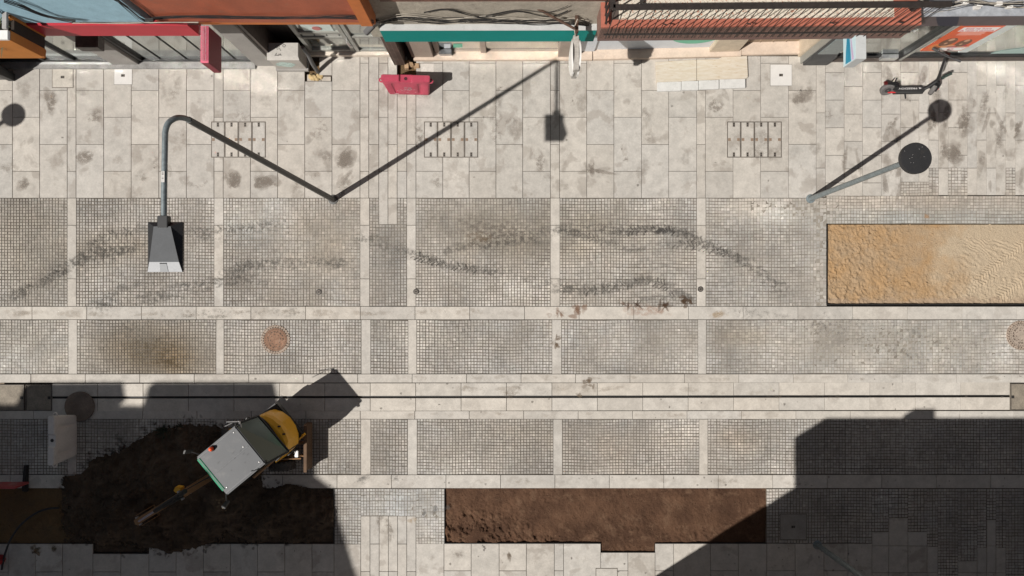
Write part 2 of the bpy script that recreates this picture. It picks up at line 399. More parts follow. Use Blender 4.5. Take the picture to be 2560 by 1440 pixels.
def setts(x0, x1, y0, y1, x0b=None, x1b=None, dens=7.45):
    global nbase
    x0b = x0 if x0b is None else x0b; x1b = x1 if x1b is None else x1b
    nx = max(1, round((x1 - x0) / dens)); ny = max(1, round((y1 - y0) / dens))
    I, J = np.meshgrid(np.arange(nx), np.arange(ny), indexing='ij'); I = I.ravel(); J = J.ravel(); n = len(I)
    rowj = rng.normal(0, .035, ny)[J]; colj = rng.normal(0, .035, nx)[I]
    wob = .17 * np.sin(I * .31 + y0 * .1 + J * .05) + .12 * np.sin(I * .11 + J * .4)
    def px(u, v):
        vv = v / ny; uu = u / nx
        xa = x0 + (x0b - x0) * vv; xb = x1 + (x1b - x1) * vv
        return xa + (xb - xa) * uu, y0 + (y1 - y0) * vv
    cx, cy = px(I + .5, J + .5)
    fl = np.clip(field(cx, cy, FILL, 0.08) + rng.normal(0, .05, n), 0, .92)
    col = np.array((.402, .380, .348)) * rng.normal(1, .085, n).clip(.7, 1.25)[:, None] * field(cx, cy, DARK, (1., 1., 1.))
    lowf = np.array([fbm(a * .01, b * .01, .9, 4, 3.1) for a, b in zip(cx, cy)])
    col *= (1 + .34 * lowf)[:, None]
    warm = np.array([fbm(a * .01, b * .01, 1.7, 3, 9.4) for a, b in zip(cx, cy)])
    col *= 1 + np.array((.03, 0., -.035)) * warm[:, None] + rng.normal(0, .006, (n, 3))
    lightone = rng.random(n) < .03; col[lightone] *= 1.22
    h = .372 + .07 * fl
    edge = np.minimum(I, nx - 1 - I)
    top = np.zeros((n, 8, 3))
    for k, (sx, sy) in enumerate(((-1, 1), (1, 1), (1, -1), (-1, -1))):
        jx = rng.normal(0, .03, n); jy = rng.normal(0, .03, n)
        for lv, (hh, zz) in enumerate(((h + .045, -.016), (h - .0, 0.0))):
            u = I + .5 + sx * np.minimum(hh, .497) + (jx + colj) * (1 if lv else .6)
            v = J + .5 + sy * np.minimum(hh, .497) + (jy + rowj + wob * .6) * (1 if lv else .6)
            u = np.clip(u, .03, nx - .03); v = np.clip(v, .03, ny - .03)
            X, Y = PN(*px(u, v))
            top[:, lv * 4 + k, 0] = X; top[:, lv * 4 + k, 1] = Y
            top[:, lv * 4 + k, 2] = zz + (rng.normal(0, .0012, n) if lv else 0)
    tz = rng.normal(-.0008, .0011, n); top[:, 4:, 2] += tz[:, None]
    SV.append(top.reshape(-1, 3))
    b = nbase + 8 * np.arange(n)[:, None]
    for q in ((4, 5, 6, 7), (0, 1, 5, 4), (1, 2, 6, 5), (2, 3, 7, 6), (3, 0, 4, 7)): SF.append(b + np.array(q)); SCOL.append(col)
    nbase += 8 * n
    # joint bed
    gx = max(1, round((x1 - x0) / 16)); gy = max(1, round((y1 - y0) / 16))
    U, V = np.meshgrid(np.linspace(0, nx, gx + 1), np.linspace(0, ny, gy + 1), indexing='ij')
    qx, qy = px(U, V); X, Y = PN(qx, qy); f2 = np.clip(field(qx, qy, FILL, .06), 0, .95); d2 = field(qx, qy, DARK, (1., 1., 1.))
    for i in range(gx):
        for j in range(gy):
            ff = f2[i, j]; k = np.array((.120, .103, .086)) * (1 - ff) + np.array((.27, .245, .21)) * ff
            k = k * (.6 + .4 * d2[i, j]) * random.uniform(.85, 1.15)
            pts = [(X[a, c], Y[a, c], -.0095 + .0080 * f2[a, c]) for a, c in ((i, j + 1), (i + 1, j + 1), (i + 1, j), (i, j))]
            bed2.face(pts, tuple(k))
    mb = bed2; cs = [P(x0b, y1), P(x1b, y1), P(x1, y0), P(x0, y0)]
    for i in range(4):
        p, q = cs[i], cs[(i + 1) % 4]; mb.face([(p.x, p.y, -.14), (q.x, q.y, -.14), (q.x, q.y, -.014), (p.x, p.y, -.014)], (.2, .17, .13))
for a, b in ((-330, -174), (-152, 168), (191, 535), (559, 900), (1040, 1376), (1400, 1742), (1765, 2041)): setts(a, b, 495.6, 765.6)
setts(924, 947, 495.6, 561); setts(993, 1017, 495.6, 561); setts(924, 1017, 561, 765)
setts(2041, 2067, 494, 765, dens=9)
for a, b in ((-330, -170), (-148, 170), (193, 540), (560, 903), (927, 1020), (1042, 1380), (1404, 1745), (1766, 2860)): setts(a, b, 800, 934)
for a, b in ((-330, 168), (191, 540), (562, 902), (927, 1019), (1043, 1383), (1406, 1748), (1770, 2860)): setts(a, b, 1048, 1186)
setts(836, 902, 1222, 1360); setts(902, 1040, 1222, 1290); setts(1040, 1111, 1222, 1360)
setts(1916, 2180, 1222, 1358); setts(2180, 2222, 1222, 1330); setts(2222, 2270, 1222, 1295); setts(2270, 2318, 1222, 1330); setts(2318, 2345, 1222, 1367)
setts(2345, 2395, 1222, 1600); setts(2395, 2443, 1222, 1403); setts(2443, 2467, 1222, 1370); setts(2467, 2490, 1222, 1300); setts(2490, 2515, 1222, 1370); setts(2515, 2800, 1222, 1600)
setts(2067, 2860, 490, 527); setts(2067, 2860, 527, 559)
for a, b, t_ in ((2252, 2323, 455), (2323, 2347, 420), (2371, 2419, 420), (2515, 2539, 420), (2610, 2657, 440), (2751, 2800, 420)): setts(a, b, t_, 489)
V_ = np.concatenate(SV); F_ = np.concatenate(SF); C_ = np.concatenate(SCOL)
me = bpy.data.meshes.new('sett_paving'); me.from_pydata(V_.tolist(), [], F_.tolist())
at = me.color_attributes.new('Col', 'FLOAT_COLOR', 'CORNER')
cc = np.ones((len(F_), 4, 4)); cc[:, :, :3] = np.clip(C_, .02, .8)[:, None, :]; at.data.foreach_set('color', cc.ravel())
me.materials.append(M_SETT); so = bpy.data.objects.new('sett_paving', me); COL.objects.link(so); struct(so)
struct(bed2.build('sett_bed', M_BED))

# ------------------------------------------------------------------ soil beds
def soil(name, x0, x1, y0, y1, m, hf, step=1.5, mask=None, stones=0, smax=.02):
    nx = int((x1 - x0) / step); ny = int((y1 - y0) / step)
    px, py = np.meshgrid(np.linspace(x0, x1, nx + 1), np.linspace(y0, y1, ny + 1), indexing='ij'); X, Y = PN(px, py)
    Z = np.zeros_like(X)
    for i in range(nx + 1):
        for j in range(ny + 1): Z[i, j] = hf(px[i, j], py[i, j], X[i, j], Y[i, j])
    vs = np.stack([X, Y, Z], -1).reshape(-1, 3).tolist(); fs = []
    for i in range(nx):
        for j in range(ny):
            if mask is not None and not mask(px[i, j], py[i, j]): continue
            a = i * (ny + 1) + j; fs.append((a, a + 1, a + ny + 2, a + ny + 1))
    mb = MB(); mb.v = vs; mb.f = fs; mb.c = [None] * len(fs); mb.smooth = True
    for k in range(stones):
        i = random.randrange(nx); j = random.randrange(ny)
        if mask is not None and not mask(px[i, j], py[i, j]): continue
        r_ = smax * random.random() ** 2.2 + .004; b_ = len(mb.v); q = 6
        c_ = (X[i, j], Y[i, j], Z[i, j])
        for (rr, zz) in ((1, -.3), (.95, .25), (.55, .62)):
            for a in range(q):
                an = a * 2 * math.pi / q + k; f_ = r_ * rr * random.uniform(.8, 1.2)
                mb.v.append((c_[0] + math.cos(an) * f_, c_[1] + math.sin(an) * f_ * .8, c_[2] + zz * r_))
        for l in range(2):
            for a in range(q):
                mb.f.append((b_ + l * q + a, b_ + l * q + (a + 1) % q, b_ + (l + 1) * q + (a + 1) % q, b_ + (l + 1) * q + a)); mb.c.append(None)
        mb.f.append(tuple(b_ + 2 * q + a for a in range(q))); mb.c.append(None)
    o = mb.build(name, m, smooth=True); struct(o); return o
def rough(x, y, k): return max(0.0, k)
def h_sand(px, py, X, Y):
    z = -.050 + .010 * fbm(X, Y, .8, 3, 1)
    cl = min(1, max(0, (2330 - px) / 160)) ; lo = min(1, max(0, (py - 640) / 60))
    a = max(cl * .9, lo * .6, .15)
    z += .008 * fbm(X, Y, 3.3, 4, 17)
    z += a * (.018 * fbm(X, Y, 5, 4, 2) + .015 * fbm(X, Y, 16, 3, 4)) + .004 * fbm(X, Y, 45, 2, 6)
    b = fbm(X, Y, 11, 2, 8)
    if b > .2: z += a * .05 * (b - .2)
    # bucket ridges (wavy grooves) and tread prints on the right
    u = (px - 2390) / 150; v = (py - (598 + (px - 2390) * .1)) / 75
    if 0 < u < 1.15 and -.1 < v < 1.0 and v < 1.02 - u * .45:
        q = (py - 600) + (px - 2390) * -.42 + 6 * math.sin(px * .05) + 16 * fbm(X, Y, 2.6, 3, 12)
        s_ = math.sin(q * .58); z += (.007 + .007 * fbm(X, Y, 3, 2, 14)) * (s_ if s_ > -.2 else -.2 + (s_ + .2) * .4) * min(1, u * 6, (1.15 - u) * 6)
    for (ax, ay, bx, by, w_) in ((2440, 705, 2570, 600, 16), (2500, 745, 2600, 665, 26), (2420, 730, 2500, 690, 14)):
        dx, dy = bx - ax, by - ay; L = math.hypot(dx, dy); s_ = ((px - ax) * dx + (py - ay) * dy) / L; d_ = ((px - ax) * -dy + (py - ay) * dx) / L
        if 0 < s_ < L and abs(d_) < w_: z += (.008 + .006 * fbm(X, Y, 4, 2, 15)) * math.sin((s_ + abs(d_) * .7 + 4 * fbm(X, Y, 3, 2, 16)) * .78) * (1 - (d_ / w_) ** 2)
    return min(z, -.012)
soil('sand_bed', 2069, 2860, 561, 760, M_SAND, h_sand, 1.6, stones=900, smax=.022)
def h_soil(px, py, X, Y):
    z = -.046 + .015 * fbm(X, Y, .7, 3, 21) + .004 * fbm(X, Y, 30, 3, 23)
    a = max(math.exp(-((px - 1190) / 125) ** 2 - ((py - 1345) / 70) ** 2) * 1.35, .75 * math.exp(-((px - 1330) / 100) ** 2 - ((py - 1350) / 22) ** 2),
            .5 * math.exp(-((px - 1480) / 60) ** 2 - ((py - 1340) / 18) ** 2), .5 * math.exp(-((px - 1740) / 60) ** 2 - ((py - 1345) / 20) ** 2),
            .4 * math.exp(-((px - 1890) / 30) ** 2 - ((py - 1245) / 20) ** 2), .18 + .25 * max(0, fbm(X, Y, .9, 3, 33)))
    z += .010 * fbm(X, Y, 2.4, 4, 35) + .004 * fbm(X, Y, 14, 3, 36)
    z += a * (.062 * fbm(X, Y, 4.2, 3, 25) + .045 * abs(fbm(X, Y, 8, 3, 27)) + .016 * fbm(X, Y, 18, 3, 28))
    b = fbm(X, Y, 6.5, 2, 29)
    if b > .28: z += .10 * (b - .28) * a * (1 if a > .3 else .3)
    return min(z, -.012)
soil('soil_bed', 1112, 1916, 1222, 1381, M_SOIL, h_soil, 1.7, mask=lambda x, y: y < 1357.5 or 1503 < x < 1636, stones=500, smax=.014)
def heap_d(px, py):       # signed distance-ish of the dark heap outline
    n_ = 26 * fbm(px * .01, py * .01, 1.6, 4, 41) + 4 * fbm(px * .01, py * .01, 7, 3, 44)
    cx = [(470, 1190, 190, 115), (330, 1230, 165, 95), (560, 1240, 120, 110), (440, 1290, 210, 78), (660, 1285, 200, 70), (270, 1270, 105, 84), (520, 1120, 60, 55), (430, 1082, 34, 20), (455, 1072, 22, 12)]
    return max((1 - math.hypot((px - x) / rx, (py - y) / ry)) * min(rx, ry) for x, y, rx, ry in cx) + n_
def h_heap(px, py, X, Y):
    d = heap_d(px, py)
    z = -.055 + .01 * fbm(X, Y, 2, 3, 51)
    if d > -14: z += max(0, (d + 14)) * .0030 * (1 + .5 * fbm(X, Y, 1.5, 3, 52))
    if d > -5: z += .07 * fbm(X, Y, 5, 4, 53) + .05 * abs(fbm(X, Y, 11, 3, 54))
    z = max(z, -.05) if d < 0 else z
    inside = (py > 1222 and py < 1360 and px < 834) or (232 < px < 372 and 1222 < py < 1383)
    if not inside and d < -1: z = -.1
    if not inside and d >= -1: z = max(z, .006)
    return z
soil('topsoil_heap', 120, 836, 1040, 1400, M_HEAP, h_heap, 2.6, mask=lambda x, y: heap_d(x, y) > -2 or (1222 <= y < 1359 and 150 < x) or (232 < x < 371 and 1222 < y < 1383), stones=900, smax=.045)
def h_rub(px, py, X, Y):
    z = -.06 + .02 * fbm(X, Y, 1.2, 4, 61) + .01 * fbm(X, Y, 12, 3, 62)
    z += .09 * math.exp(-((px - 105) / 55) ** 2 - ((py - 1315) / 40) ** 2) * (1 + .3 * fbm(X, Y, 14, 3, 66))
    return z
soil('rubble_bed', -330, 205, 1222, 1359, M_RUBBLE, h_rub, 3.2, stones=500, smax=.025)
# thin pit-wall strips, painted black for shade at the left and lower edges
ed = MB()
for x0, x1, y0, y1 in ((2065.5, 2068.5, 559, 762), (2068.5, 2860, 760.3, 763.2)): box_px(ed, x0, x1, y0, y1, -.14, .003)
for x0, x1, y0, y1 in ((1110.2, 1112, 1221, 1359), (1112, 1502, 1357.8, 1359.4), (1638, 1916, 1357.8, 1359.4), (1502, 1638, 1380.5, 1382), (833.8, 836, 1221, 1360)): box_px(ed, x0, x1, y0, y1, -.14, .002)
struct(ed.build('bed_shade_edging', M_EDGE_SLOT))
sl = MB(); box_px(sl, 128, 2527, 988, 997, -.1, -.045)
struct(sl.build('drain_slot', M_EDGE_SLOT))
sg = MB(); box_px(sg, 725, 832, 150, 206, -.14, -.11); box_px(sg, 985, 1056, 150, 190, -.14, -.10)
struct(sg.build('exposed_earth', M_RUBBLE))

# ------------------------------------------------------------------ dirt: tyre prints and damp stains
tr = MB()
def spline(pts, step):
    pts = [Vector((a, b, 0)) for a, b in pts]; out = []
    for i in range(len(pts) - 1):
        p0, p1, p2, p3 = pts[max(i - 1, 0)], pts[i], pts[i + 1], pts[min(i + 2, len(pts) - 1)]
        n = max(2, int((p2 - p1).length / step))
        for k in range(n):
            t = k / n; out.append(.5 * ((2 * p1) + (p2 - p0) * t + (2 * p0 - 5 * p1 + 4 * p2 - p3) * t * t + (3 * p1 - p0 - 3 * p2 + p3) * t ** 3))
    return out
def tread(pts, wid=26, a=.7, col=(.075, .068, .06), pitch=8.5, z=.0058, skip=.12):
    ps = spline(pts, pitch); N = len(ps)
    for i in range(1, N - 1):
        d = (ps[i + 1] - ps[i - 1]).normalized(); nn = Vector((-d.y, d.x, 0)); fade = min(1, i / 5, (N - i) / 5)
        for sgn in (-1, 1):
            if random.random() < skip: continue
            al = a * .66 * fade * random.uniform(.4, 1.1); pp = ps[i] + (d * pitch * .5 if sgn > 0 else Vector((0, 0, 0)))
            w2 = wid * .5 * random.uniform(.8, 1.05); th = random.uniform(2.6, 5.2)
            q = []
            for s_, lag in ((.06, 0), (.35, 3.2), (.7, 6.0), (1., 7.0)):
                q.append(pp + nn * sgn * w2 * s_ - d * lag)
            rr = random.uniform(-1.5, 1.5); q = [v + Vector((random.uniform(-.9, .9) + rr, random.uniform(-.9, .9), 0)) for v in q]; top = q; bot = [x - d * th for x in reversed(q)]
            zz = z + random.uniform(0, .0006)
            for k in range(3):
                f = [top[k], top[k + 1], bot[2 - k], bot[3 - k]]
                f = [P(v.x, v.y) for v in f]; tr.face([(v.x, v.y, zz) for v in f], col + (al,))
DK = (.075, .07, .062)
for pts, wd, a in (
    ([(30, 742), (110, 705), (185, 655), (232, 615), (290, 583), (372, 572)], 27, .62), ([(190, 655), (250, 632), (330, 618), (380, 612)], 30, .62), ([(245, 640), (330, 640), (366, 632)], 20, .4),
    ([(455, 580), (520, 577), (600, 568), (690, 562)], 24, .55), ([(560, 680), (620, 662), (690, 655)], 26, .6), ([(545, 712), (620, 702), (690, 708)], 22, .5),
    ([(735, 650), (800, 655), (865, 668)], 20, .42), ([(255, 760), (300, 722), (312, 715)], 24, .7), ([(330, 715), (430, 712), (560, 700), (600, 690)], 22, .45), ([(440, 722), (520, 712), (560, 700)], 18, .4),
    ([(1000, 625), (1045, 642), (1105, 660), (1180, 674), (1245, 682)], 24, .8), ([(1050, 655), (1140, 620), (1280, 605), (1370, 602)], 26, .35),
    ([(1402, 572), (1480, 596), (1560, 618), (1615, 625)], 24, .55), ([(1535, 580), (1640, 574), (1700, 582), (1745, 600), (1790, 622)], 27, .75), ([(1650, 608), (1745, 618), (1830, 640), (1905, 690)], 24, .62),
    ([(1400, 720), (1470, 728), (1550, 716), (1615, 702), (1680, 722), (1738, 760)], 27, .68), ([(1615, 748), (1680, 742), (1735, 748)], 22, .55), ([(1760, 605), (1790, 618), (1850, 650)], 24, .5),
    ([(1960, 790), (2080, 830), (2200, 860), (2330, 905)], 34, .2), ([(1780, 770), (1880, 790), (1960, 800)], 24, .35), ([(20, 930), (90, 870), (170, 835)], 24, .3)):
    tread(pts, wd, a, DK)
LT = (.30, .255, .20)
for pts, wd, a in (([(150, 782), (500, 782), (900, 784), (1290, 780)], 26, .5), ([(1040, 946), (1200, 944), (1380, 947)], 16, .42), ([(1150, 972), (1340, 976), (1480, 968), (1560, 972)], 24, .5),
                   ([(1390, 1006), (1470, 1005), (1560, 1010)], 22, .4), ([(1700, 975), (1900, 972), (2100, 978)], 22, .35), ([(2060, 1005), (2160, 1010)], 20, .42), ([(900, 1208), (1000, 1204)], 22, .3),
                   ([(1100, 1012), (1350, 1010)], 18, .3), ([(1640, 946), (1900, 944), (2200, 947), (2540, 946)], 16, .4), ([(1620, 1038), (2200, 1040)], 16, .25), ([(545, 560), (548, 640), (547, 760)], 16, .3)):
    tread(pts, wd, a * .62, LT, 9.0, skip=.3)
for x, y in ((885, 1200), (905, 1204), (985, 1194), (1000, 1200), (1040, 1200)): tread([(x - 12, y), (x + 14, y - 2), (x + 24, y - 2)], 18, 1.0, (.15, .145, .14), 7)
o = tr.build('tyre_prints', M_TRACK); o['kind'] = 'stuff'
st = MB()
sv, sf, scl = [], [], []
def blot(px, py, rx, ry, a=.8, col=(.2, .175, .15), ang=0.0, z=.0045):
    n = 22; b = len(sv); k = random.random() * 9
    def q(r, an):
        x, y = r * rx * math.cos(an), r * ry * math.sin(an); c, s_ = math.cos(ang), math.sin(ang)
        p = P(px + x * c - y * s_, py + x * s_ + y * c); return (p.x, p.y, z + k * .00005)
    sv.append(q(0, 0)); scl.append(col + (a,))
    for r, f in ((.55, .95), (.8, .7), (1.0, 0.0)):
        for i in range(n):
            sv.append(q(r * (1 + .12 * math.sin(3 * 2 * math.pi * i / n + k)), 2 * math.pi * i / n)); scl.append(col + (a * f,))
    for i in range(n):
        j = (i + 1) % n; sf.append((b, b + 1 + j, b + 1 + i))
        for l in range(2):
            o_ = b + 1 + l * n; sf.append((o_ + i, o_ + j, o_ + n + j, o_ + n + i))
DM = (.27, .235, .2); RS = (.24, .14, .09); DKS = (.10, .09, .08); TAN = (.42, .30, .17)
for a in ((660, 455, 36, 26, .75, DM), (870, 385, 26, 45, .85, DM, .35), (862, 450, 12, 45, .6, DM, .3), (585, 445, 26, 30, .8, DM), (2393, 385, 30, 36, .85, DM), (2330, 310, 14, 40, .7, DM), (2230, 310, 12, 32, .7, DM, .5),
          (2410, 310, 26, 40, .7, DM, .4), (2500, 330, 12, 60, .7, DM), (2540, 320, 12, 40, .7, DM), (2460, 270, 14, 50, .6, DM), (130, 265, 18, 45, .75, DM, .2), (205, 395, 30, 22, .6, DM), (235, 290, 24, 26, .55, DM, .5),
          (60, 460, 24, 20, .6, DM), (1500, 428, 42, 8, .8, DM), (1475, 420, 10, 30, .7, DM), (1350, 410, 14, 36, .6, DM), (1790, 270, 30, 30, .5, DM), (2010, 240, 34, 24, .65, DM), (1430, 600, 10, 14, .4, DM),
          (1445, 780, 16, 22, .9, RS), (1395, 782, 16, 12, .7, RS), (1570, 762, 26, 6, 1., (.08, .05, .035)), (1655, 764, 30, 6, 1., (.09, .055, .035)), (1620, 775, 90, 16, .45, (.42, .27, .2)), (1393, 850, 8, 26, 1., (.15, .10, .06)),
          (1715, 755, 12, 16, .95, (.10, .06, .035)), (1800, 783, 32, 9, .75, TAN), (1470, 962, 16, 12, .95, (.17, .12, .08)), (1450, 985, 10, 8, .6, (.2, .15, .1)), (1270, 985, 30, 10, .5, (.25, .2, .15)),
          (2000, 1210, 40, 6, .4, DM), (1300, 965, 36, 10, .4, DM), (1240, 565, 120, 40, .4, (.2, .175, .15)), (1660, 575, 30, 14, .7, (.09, .085, .08)), (910, 1200, 26, 10, .5, (.15, .145, .14)), (990, 1197, 22, 8, .6, (.13, .125, .12)),
          (945, 1300, 8, 34, .45, DM), (975, 1330, 10, 40, .5, DM), (1150, 1388, 26, 16, .4, DM), (1273, 1390, 6, 14, .8, (.2, .16, .12)), (1210, 1368, 4, 8, .9, (.16, .15, .14)), (1030, 1302, 14, 8, .5, TAN),
          (385, 870, 100, 40, .35, (.13, .10, .06)), (440, 905, 60, 16, .45, (.12, .09, .055)), (300, 640, 60, 22, .4, DKS), (2320, 540, 10, 5, .7, (.5, .3, .16)), (1220, 600, 60, 18, .4, (.3, .22, .14)), (890, 1000, 20, 10, .2, DM),
          (90, 1378, 24, 16, .9, (.16, .105, .05)), (135, 1372, 10, 10, .7, (.12, .09, .05)), (1240, 330, 20, 40, .3, DM), (1050, 330, 14, 60, .4, DM), (2070, 280, 18, 20, .3, DM), (1565, 400, 10, 8, .5, DM), (420, 440, 10, 22, .4, DM),
          (350, 440, 26, 20, .35, DM), (500, 460, 26, 16, .3, DM), (800, 320, 24, 40, .3, DM), (790, 440, 20, 12, .4, DM), (1120, 1270, 8, 8, .6, DKS), (1090, 1275, 10, 10, .6, (.2, .2, .2)), (1060, 1280, 8, 12, .6, (.2, .2, .2))):
    if a[4] >= .85 and a[5] is not DM or a[5] is RS:
        for k in range(9): blot(a[0] + random.gauss(0, a[2] * .5), a[1] + random.gauss(0, a[3] * .5), a[2] * random.uniform(.2, .7), a[3] * random.uniform(.2, .7), a[4] * random.uniform(.4, 1), a[5], random.uniform(0, 3))
    else:
        for k in range(4): blot(a[0] + random.gauss(0, a[2] * .28), a[1] + random.gauss(0, a[3] * .28), a[2] * random.uniform(.5, .95), a[3] * random.uniform(.5, .95), a[4] * random.uniform(.45, .9), a[5], (a[6] if len(a) > 6 else 0) + random.uniform(-.5, .5))
for pts, wd, a in (([(30, 742), (110, 705), (185, 655), (232, 615), (290, 583), (372, 572)], 15, .42), ([(190, 655), (250, 632), (330, 622)], 17, .45), ([(455, 580), (520, 577), (600, 568), (690, 562)], 12, .35), ([(560, 680), (620, 662), (690, 655)], 14, .4), ([(545, 712), (620, 702), (690, 708)], 11, .35),
        ([(255, 760), (300, 722), (312, 715)], 12, .42), ([(330, 715), (430, 712), (560, 700), (600, 690)], 12, .32), ([(1000, 625), (1045, 642), (1105, 660), (1180, 674), (1245, 682)], 13, .5), ([(1050, 655), (1140, 620), (1280, 605), (1370, 602)], 15, .35),
        ([(1402, 572), (1480, 596), (1560, 618), (1615, 625)], 13, .42), ([(1535, 580), (1640, 574), (1700, 582), (1745, 600), (1790, 622)], 15, .5), ([(1650, 608), (1745, 618), (1830, 640), (1905, 690)], 13, .42), ([(1400, 720), (1470, 728), (1550, 716), (1615, 702), (1680, 722), (1738, 760)], 15, .48), ([(1615, 748), (1680, 742), (1735, 748)], 12, .42),
        ([(1840, 770), (1960, 795), (2080, 830), (2200, 860), (2330, 905), (2480, 925)], 26, .17), ([(2060, 800), (2200, 810), (2330, 850), (2560, 880)], 30, .15), ([(0, 755), (110, 700), (240, 640), (420, 600), (560, 585), (720, 560)], 26, .22), ([(240, 765), (430, 735), (560, 700), (700, 660), (880, 655)], 28, .30), ([(900, 590), (1040, 640), (1240, 682), (1420, 720), (1560, 715)], 26, .24), ([(1200, 610), (1400, 575), (1640, 575), (1800, 622), (1960, 730)], 28, .26), ([(300, 820), (500, 790), (760, 780)], 24, .22), ([(1780, 610), (1880, 660), (1980, 740), (2100, 830)], 22, .15), ([(735, 650), (800, 655), (865, 668)], 11, .3)):
    for v in spline(pts, 17): blot(v.x + random.uniform(-4, 4), v.y + random.uniform(-3, 3), wd * random.uniform(1, 1.7), wd * random.uniform(.6, 1.0), a * 1.0 * random.uniform(.6, 1.15), (.13, .122, .11), random.uniform(-.3, .3), .0042)
for pts, wd, a in (([(20, 782), (500, 784), (1290, 781)], 11, .3), ([(1040, 946), (2540, 947)], 8, .28), ([(1150, 974), (1600, 970)], 12, .3), ([(1700, 975), (2150, 1000)], 11, .25), ([(200, 1200), (1900, 1204)], 12, .22), ([(1000, 1037), (2000, 1038)], 8, .25)):
    for v in spline(pts, 60): blot(v.x + random.uniform(-30, 30), v.y + random.uniform(-4, 4), wd * random.uniform(1.5, 4), wd * random.uniform(.5, 1.0), a * random.uniform(.6, 1.5), (.30, .25, .195), random.uniform(-.1, .1), .0042)
for k in range(90):
    blot(random.uniform(0, 2040), random.uniform(215, 490), random.uniform(8, 26), random.uniform(8, 36), random.uniform(.2, .45), DM, random.uniform(-.6, .6))
for k in range(50):
    blot(random.uniform(2070, 2560), random.uniform(180, 480), random.uniform(5, 12), random.uniform(12, 45), random.uniform(.3, .6), DM, random.uniform(-.2, .4))
for k in range(5000):
    x, y = random.uniform(150, 720), random.uniform(1035, 1420); d = heap_d(x, y)
    if -26 < d < 3 and random.random() < math.exp(-max(0, -d - 2) / 8): blot(x, y, random.uniform(1.5, 10) , random.uniform(1.5, 8), random.uniform(.3, .75), (.06, .046, .034), random.uniform(0, 3))
for k in range(150):     # gum spots and specks
    blot(random.uniform(0, 2560), random.choice((random.uniform(160, 480), random.uniform(938, 1045), random.uniform(1190, 1215), random.uniform(1365, 1440))), random.uniform(1.2, 4), random.uniform(1.2, 4), random.uniform(.5, .9), (.13, .115, .1))
me = bpy.data.meshes.new('damp_stains'); me.from_pydata(sv, [], sf)
at = me.color_attributes.new('Col', 'FLOAT_COLOR', 'POINT'); at.data.foreach_set('color', [x for c in scl for x in c])
me.materials.append(M_STAIN); so = bpy.data.objects.new('damp_stains', me); COL.objects.link(so); so['kind'] = 'stuff'
# ================================================================== BUILDINGS (north side)
def m_glass(name='shop_glass', dark=(.030, .034, .034), refl=.5, tintc=(.88, .92, .90)):
    m, t, b = newmat(name); out = t.nodes['Material Output']
    b.inputs['Base Color'].default_value = dark + (1,); b.inputs['Roughness'].default_value = .4
    g = nd(t, 'ShaderNodeBsdfGlossy'); g.inputs['Roughness'].default_value = .11; g.inputs['Color'].default_value = tintc + (1,)
    ms = nd(t, 'ShaderNodeMixShader'); lw = nd(t, 'ShaderNodeLayerWeight'); lw.inputs['Blend'].default_value = .35
    f = math_(t, 'MINIMUM', math_(t, 'ADD', math_(t, 'MULTIPLY', lw.outputs['Facing'], refl * 1.4), .18), .82)
    t.links.new(f, ms.inputs[0]); t.links.new(b.outputs[0], ms.inputs[1]); t.links.new(g.outputs[0], ms.inputs[2])
    t.links.new(ms.outputs[0], out.inputs['Surface']); return m
def m_tile(name, c, mort, sx, sy, var=.2, rough=.6):
    m, t, b = newmat(name); v = coords(t)
    mp = nd(t, 'ShaderNodeMapping'); mp.inputs['Rotation'].default_value = (R(90), 0, 0); t.links.new(v, mp.inputs['Vector'])
    br = nd(t, 'ShaderNodeTexBrick'); br.offset = 0; br.inputs['Scale'].default_value = 1; br.inputs['Mortar Size'].default_value = .0035
    br.inputs['Brick Width'].default_value = sx; br.inputs['Row Height'].default_value = sy
    br.inputs['Color1'].default_value = tuple(x * (1 - var) for x in c) + (1,); br.inputs['Color2'].default_value = tuple(x * (1 + var) for x in c) + (1,)
    br.inputs['Mortar'].default_value = mort + (1,); t.links.new(mp.outputs[0], br.inputs['Vector'])
    c2 = mix(t, br.outputs['Color'], ramp(t, noise(t, 6, 4, .6, v), [(.3, .75), (.7, 1.2)]), 1.0, 'MULTIPLY')
    t.links.new(c2, b.inputs['Base Color']); b.inputs['Roughness'].default_value = rough; return m
def m_terrazzo():
    m, t, b = newmat('terrazzo'); v = coords(t)
    n1 = ramp(t, noise(t, 30, 3, .6, v, dist=.6), [(.55, 0.0), (.6, 1.0)]); n2 = ramp(t, noise(t, 24, 3, .6, v, dist=.8), [(.60, 0.0), (.64, 1.0)])
    c = mix(t, (.60, .545, .455), (.33, .29, .235), n1); c = mix(t, c, (.36, .12, .06), n2)
    br = nd(t, 'ShaderNodeTexBrick'); br.offset = 0; br.inputs['Scale'].default_value = 1; br.inputs['Mortar Size'].default_value = .004
    br.inputs['Brick Width'].default_value = .22; br.inputs['Row Height'].default_value = .22; t.links.new(v, br.inputs['Vector'])
    c = mix(t, c, (.3, .25, .2), math_(t, 'MULTIPLY', br.outputs['Fac'], .5)); t.links.new(c, b.inputs['Base Color']); b.inputs['Roughness'].default_value = .5
    return m
G = m_glass(); GD = m_glass('door_glass', (.045, .05, .048), .42); GB = m_glass('tinted_glass', (.05, .11, .085), .4)
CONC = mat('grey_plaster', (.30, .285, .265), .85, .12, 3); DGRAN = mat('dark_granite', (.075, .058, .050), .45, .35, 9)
FRAME = mat('dark_frame', (.028, .028, .028), .5, .15, 5); ALU = mat('aluminium_frame', (.26, .26, .235), .45, .08, 5, dirt=.15)
RED = mat('crimson_panel', (.46, .018, .036), .5, .06, 3, dirt=.08); RED_LIT = mat('crimson_sunlit', (.60, .125, .19), .55, .1, 6, dirt=.15)
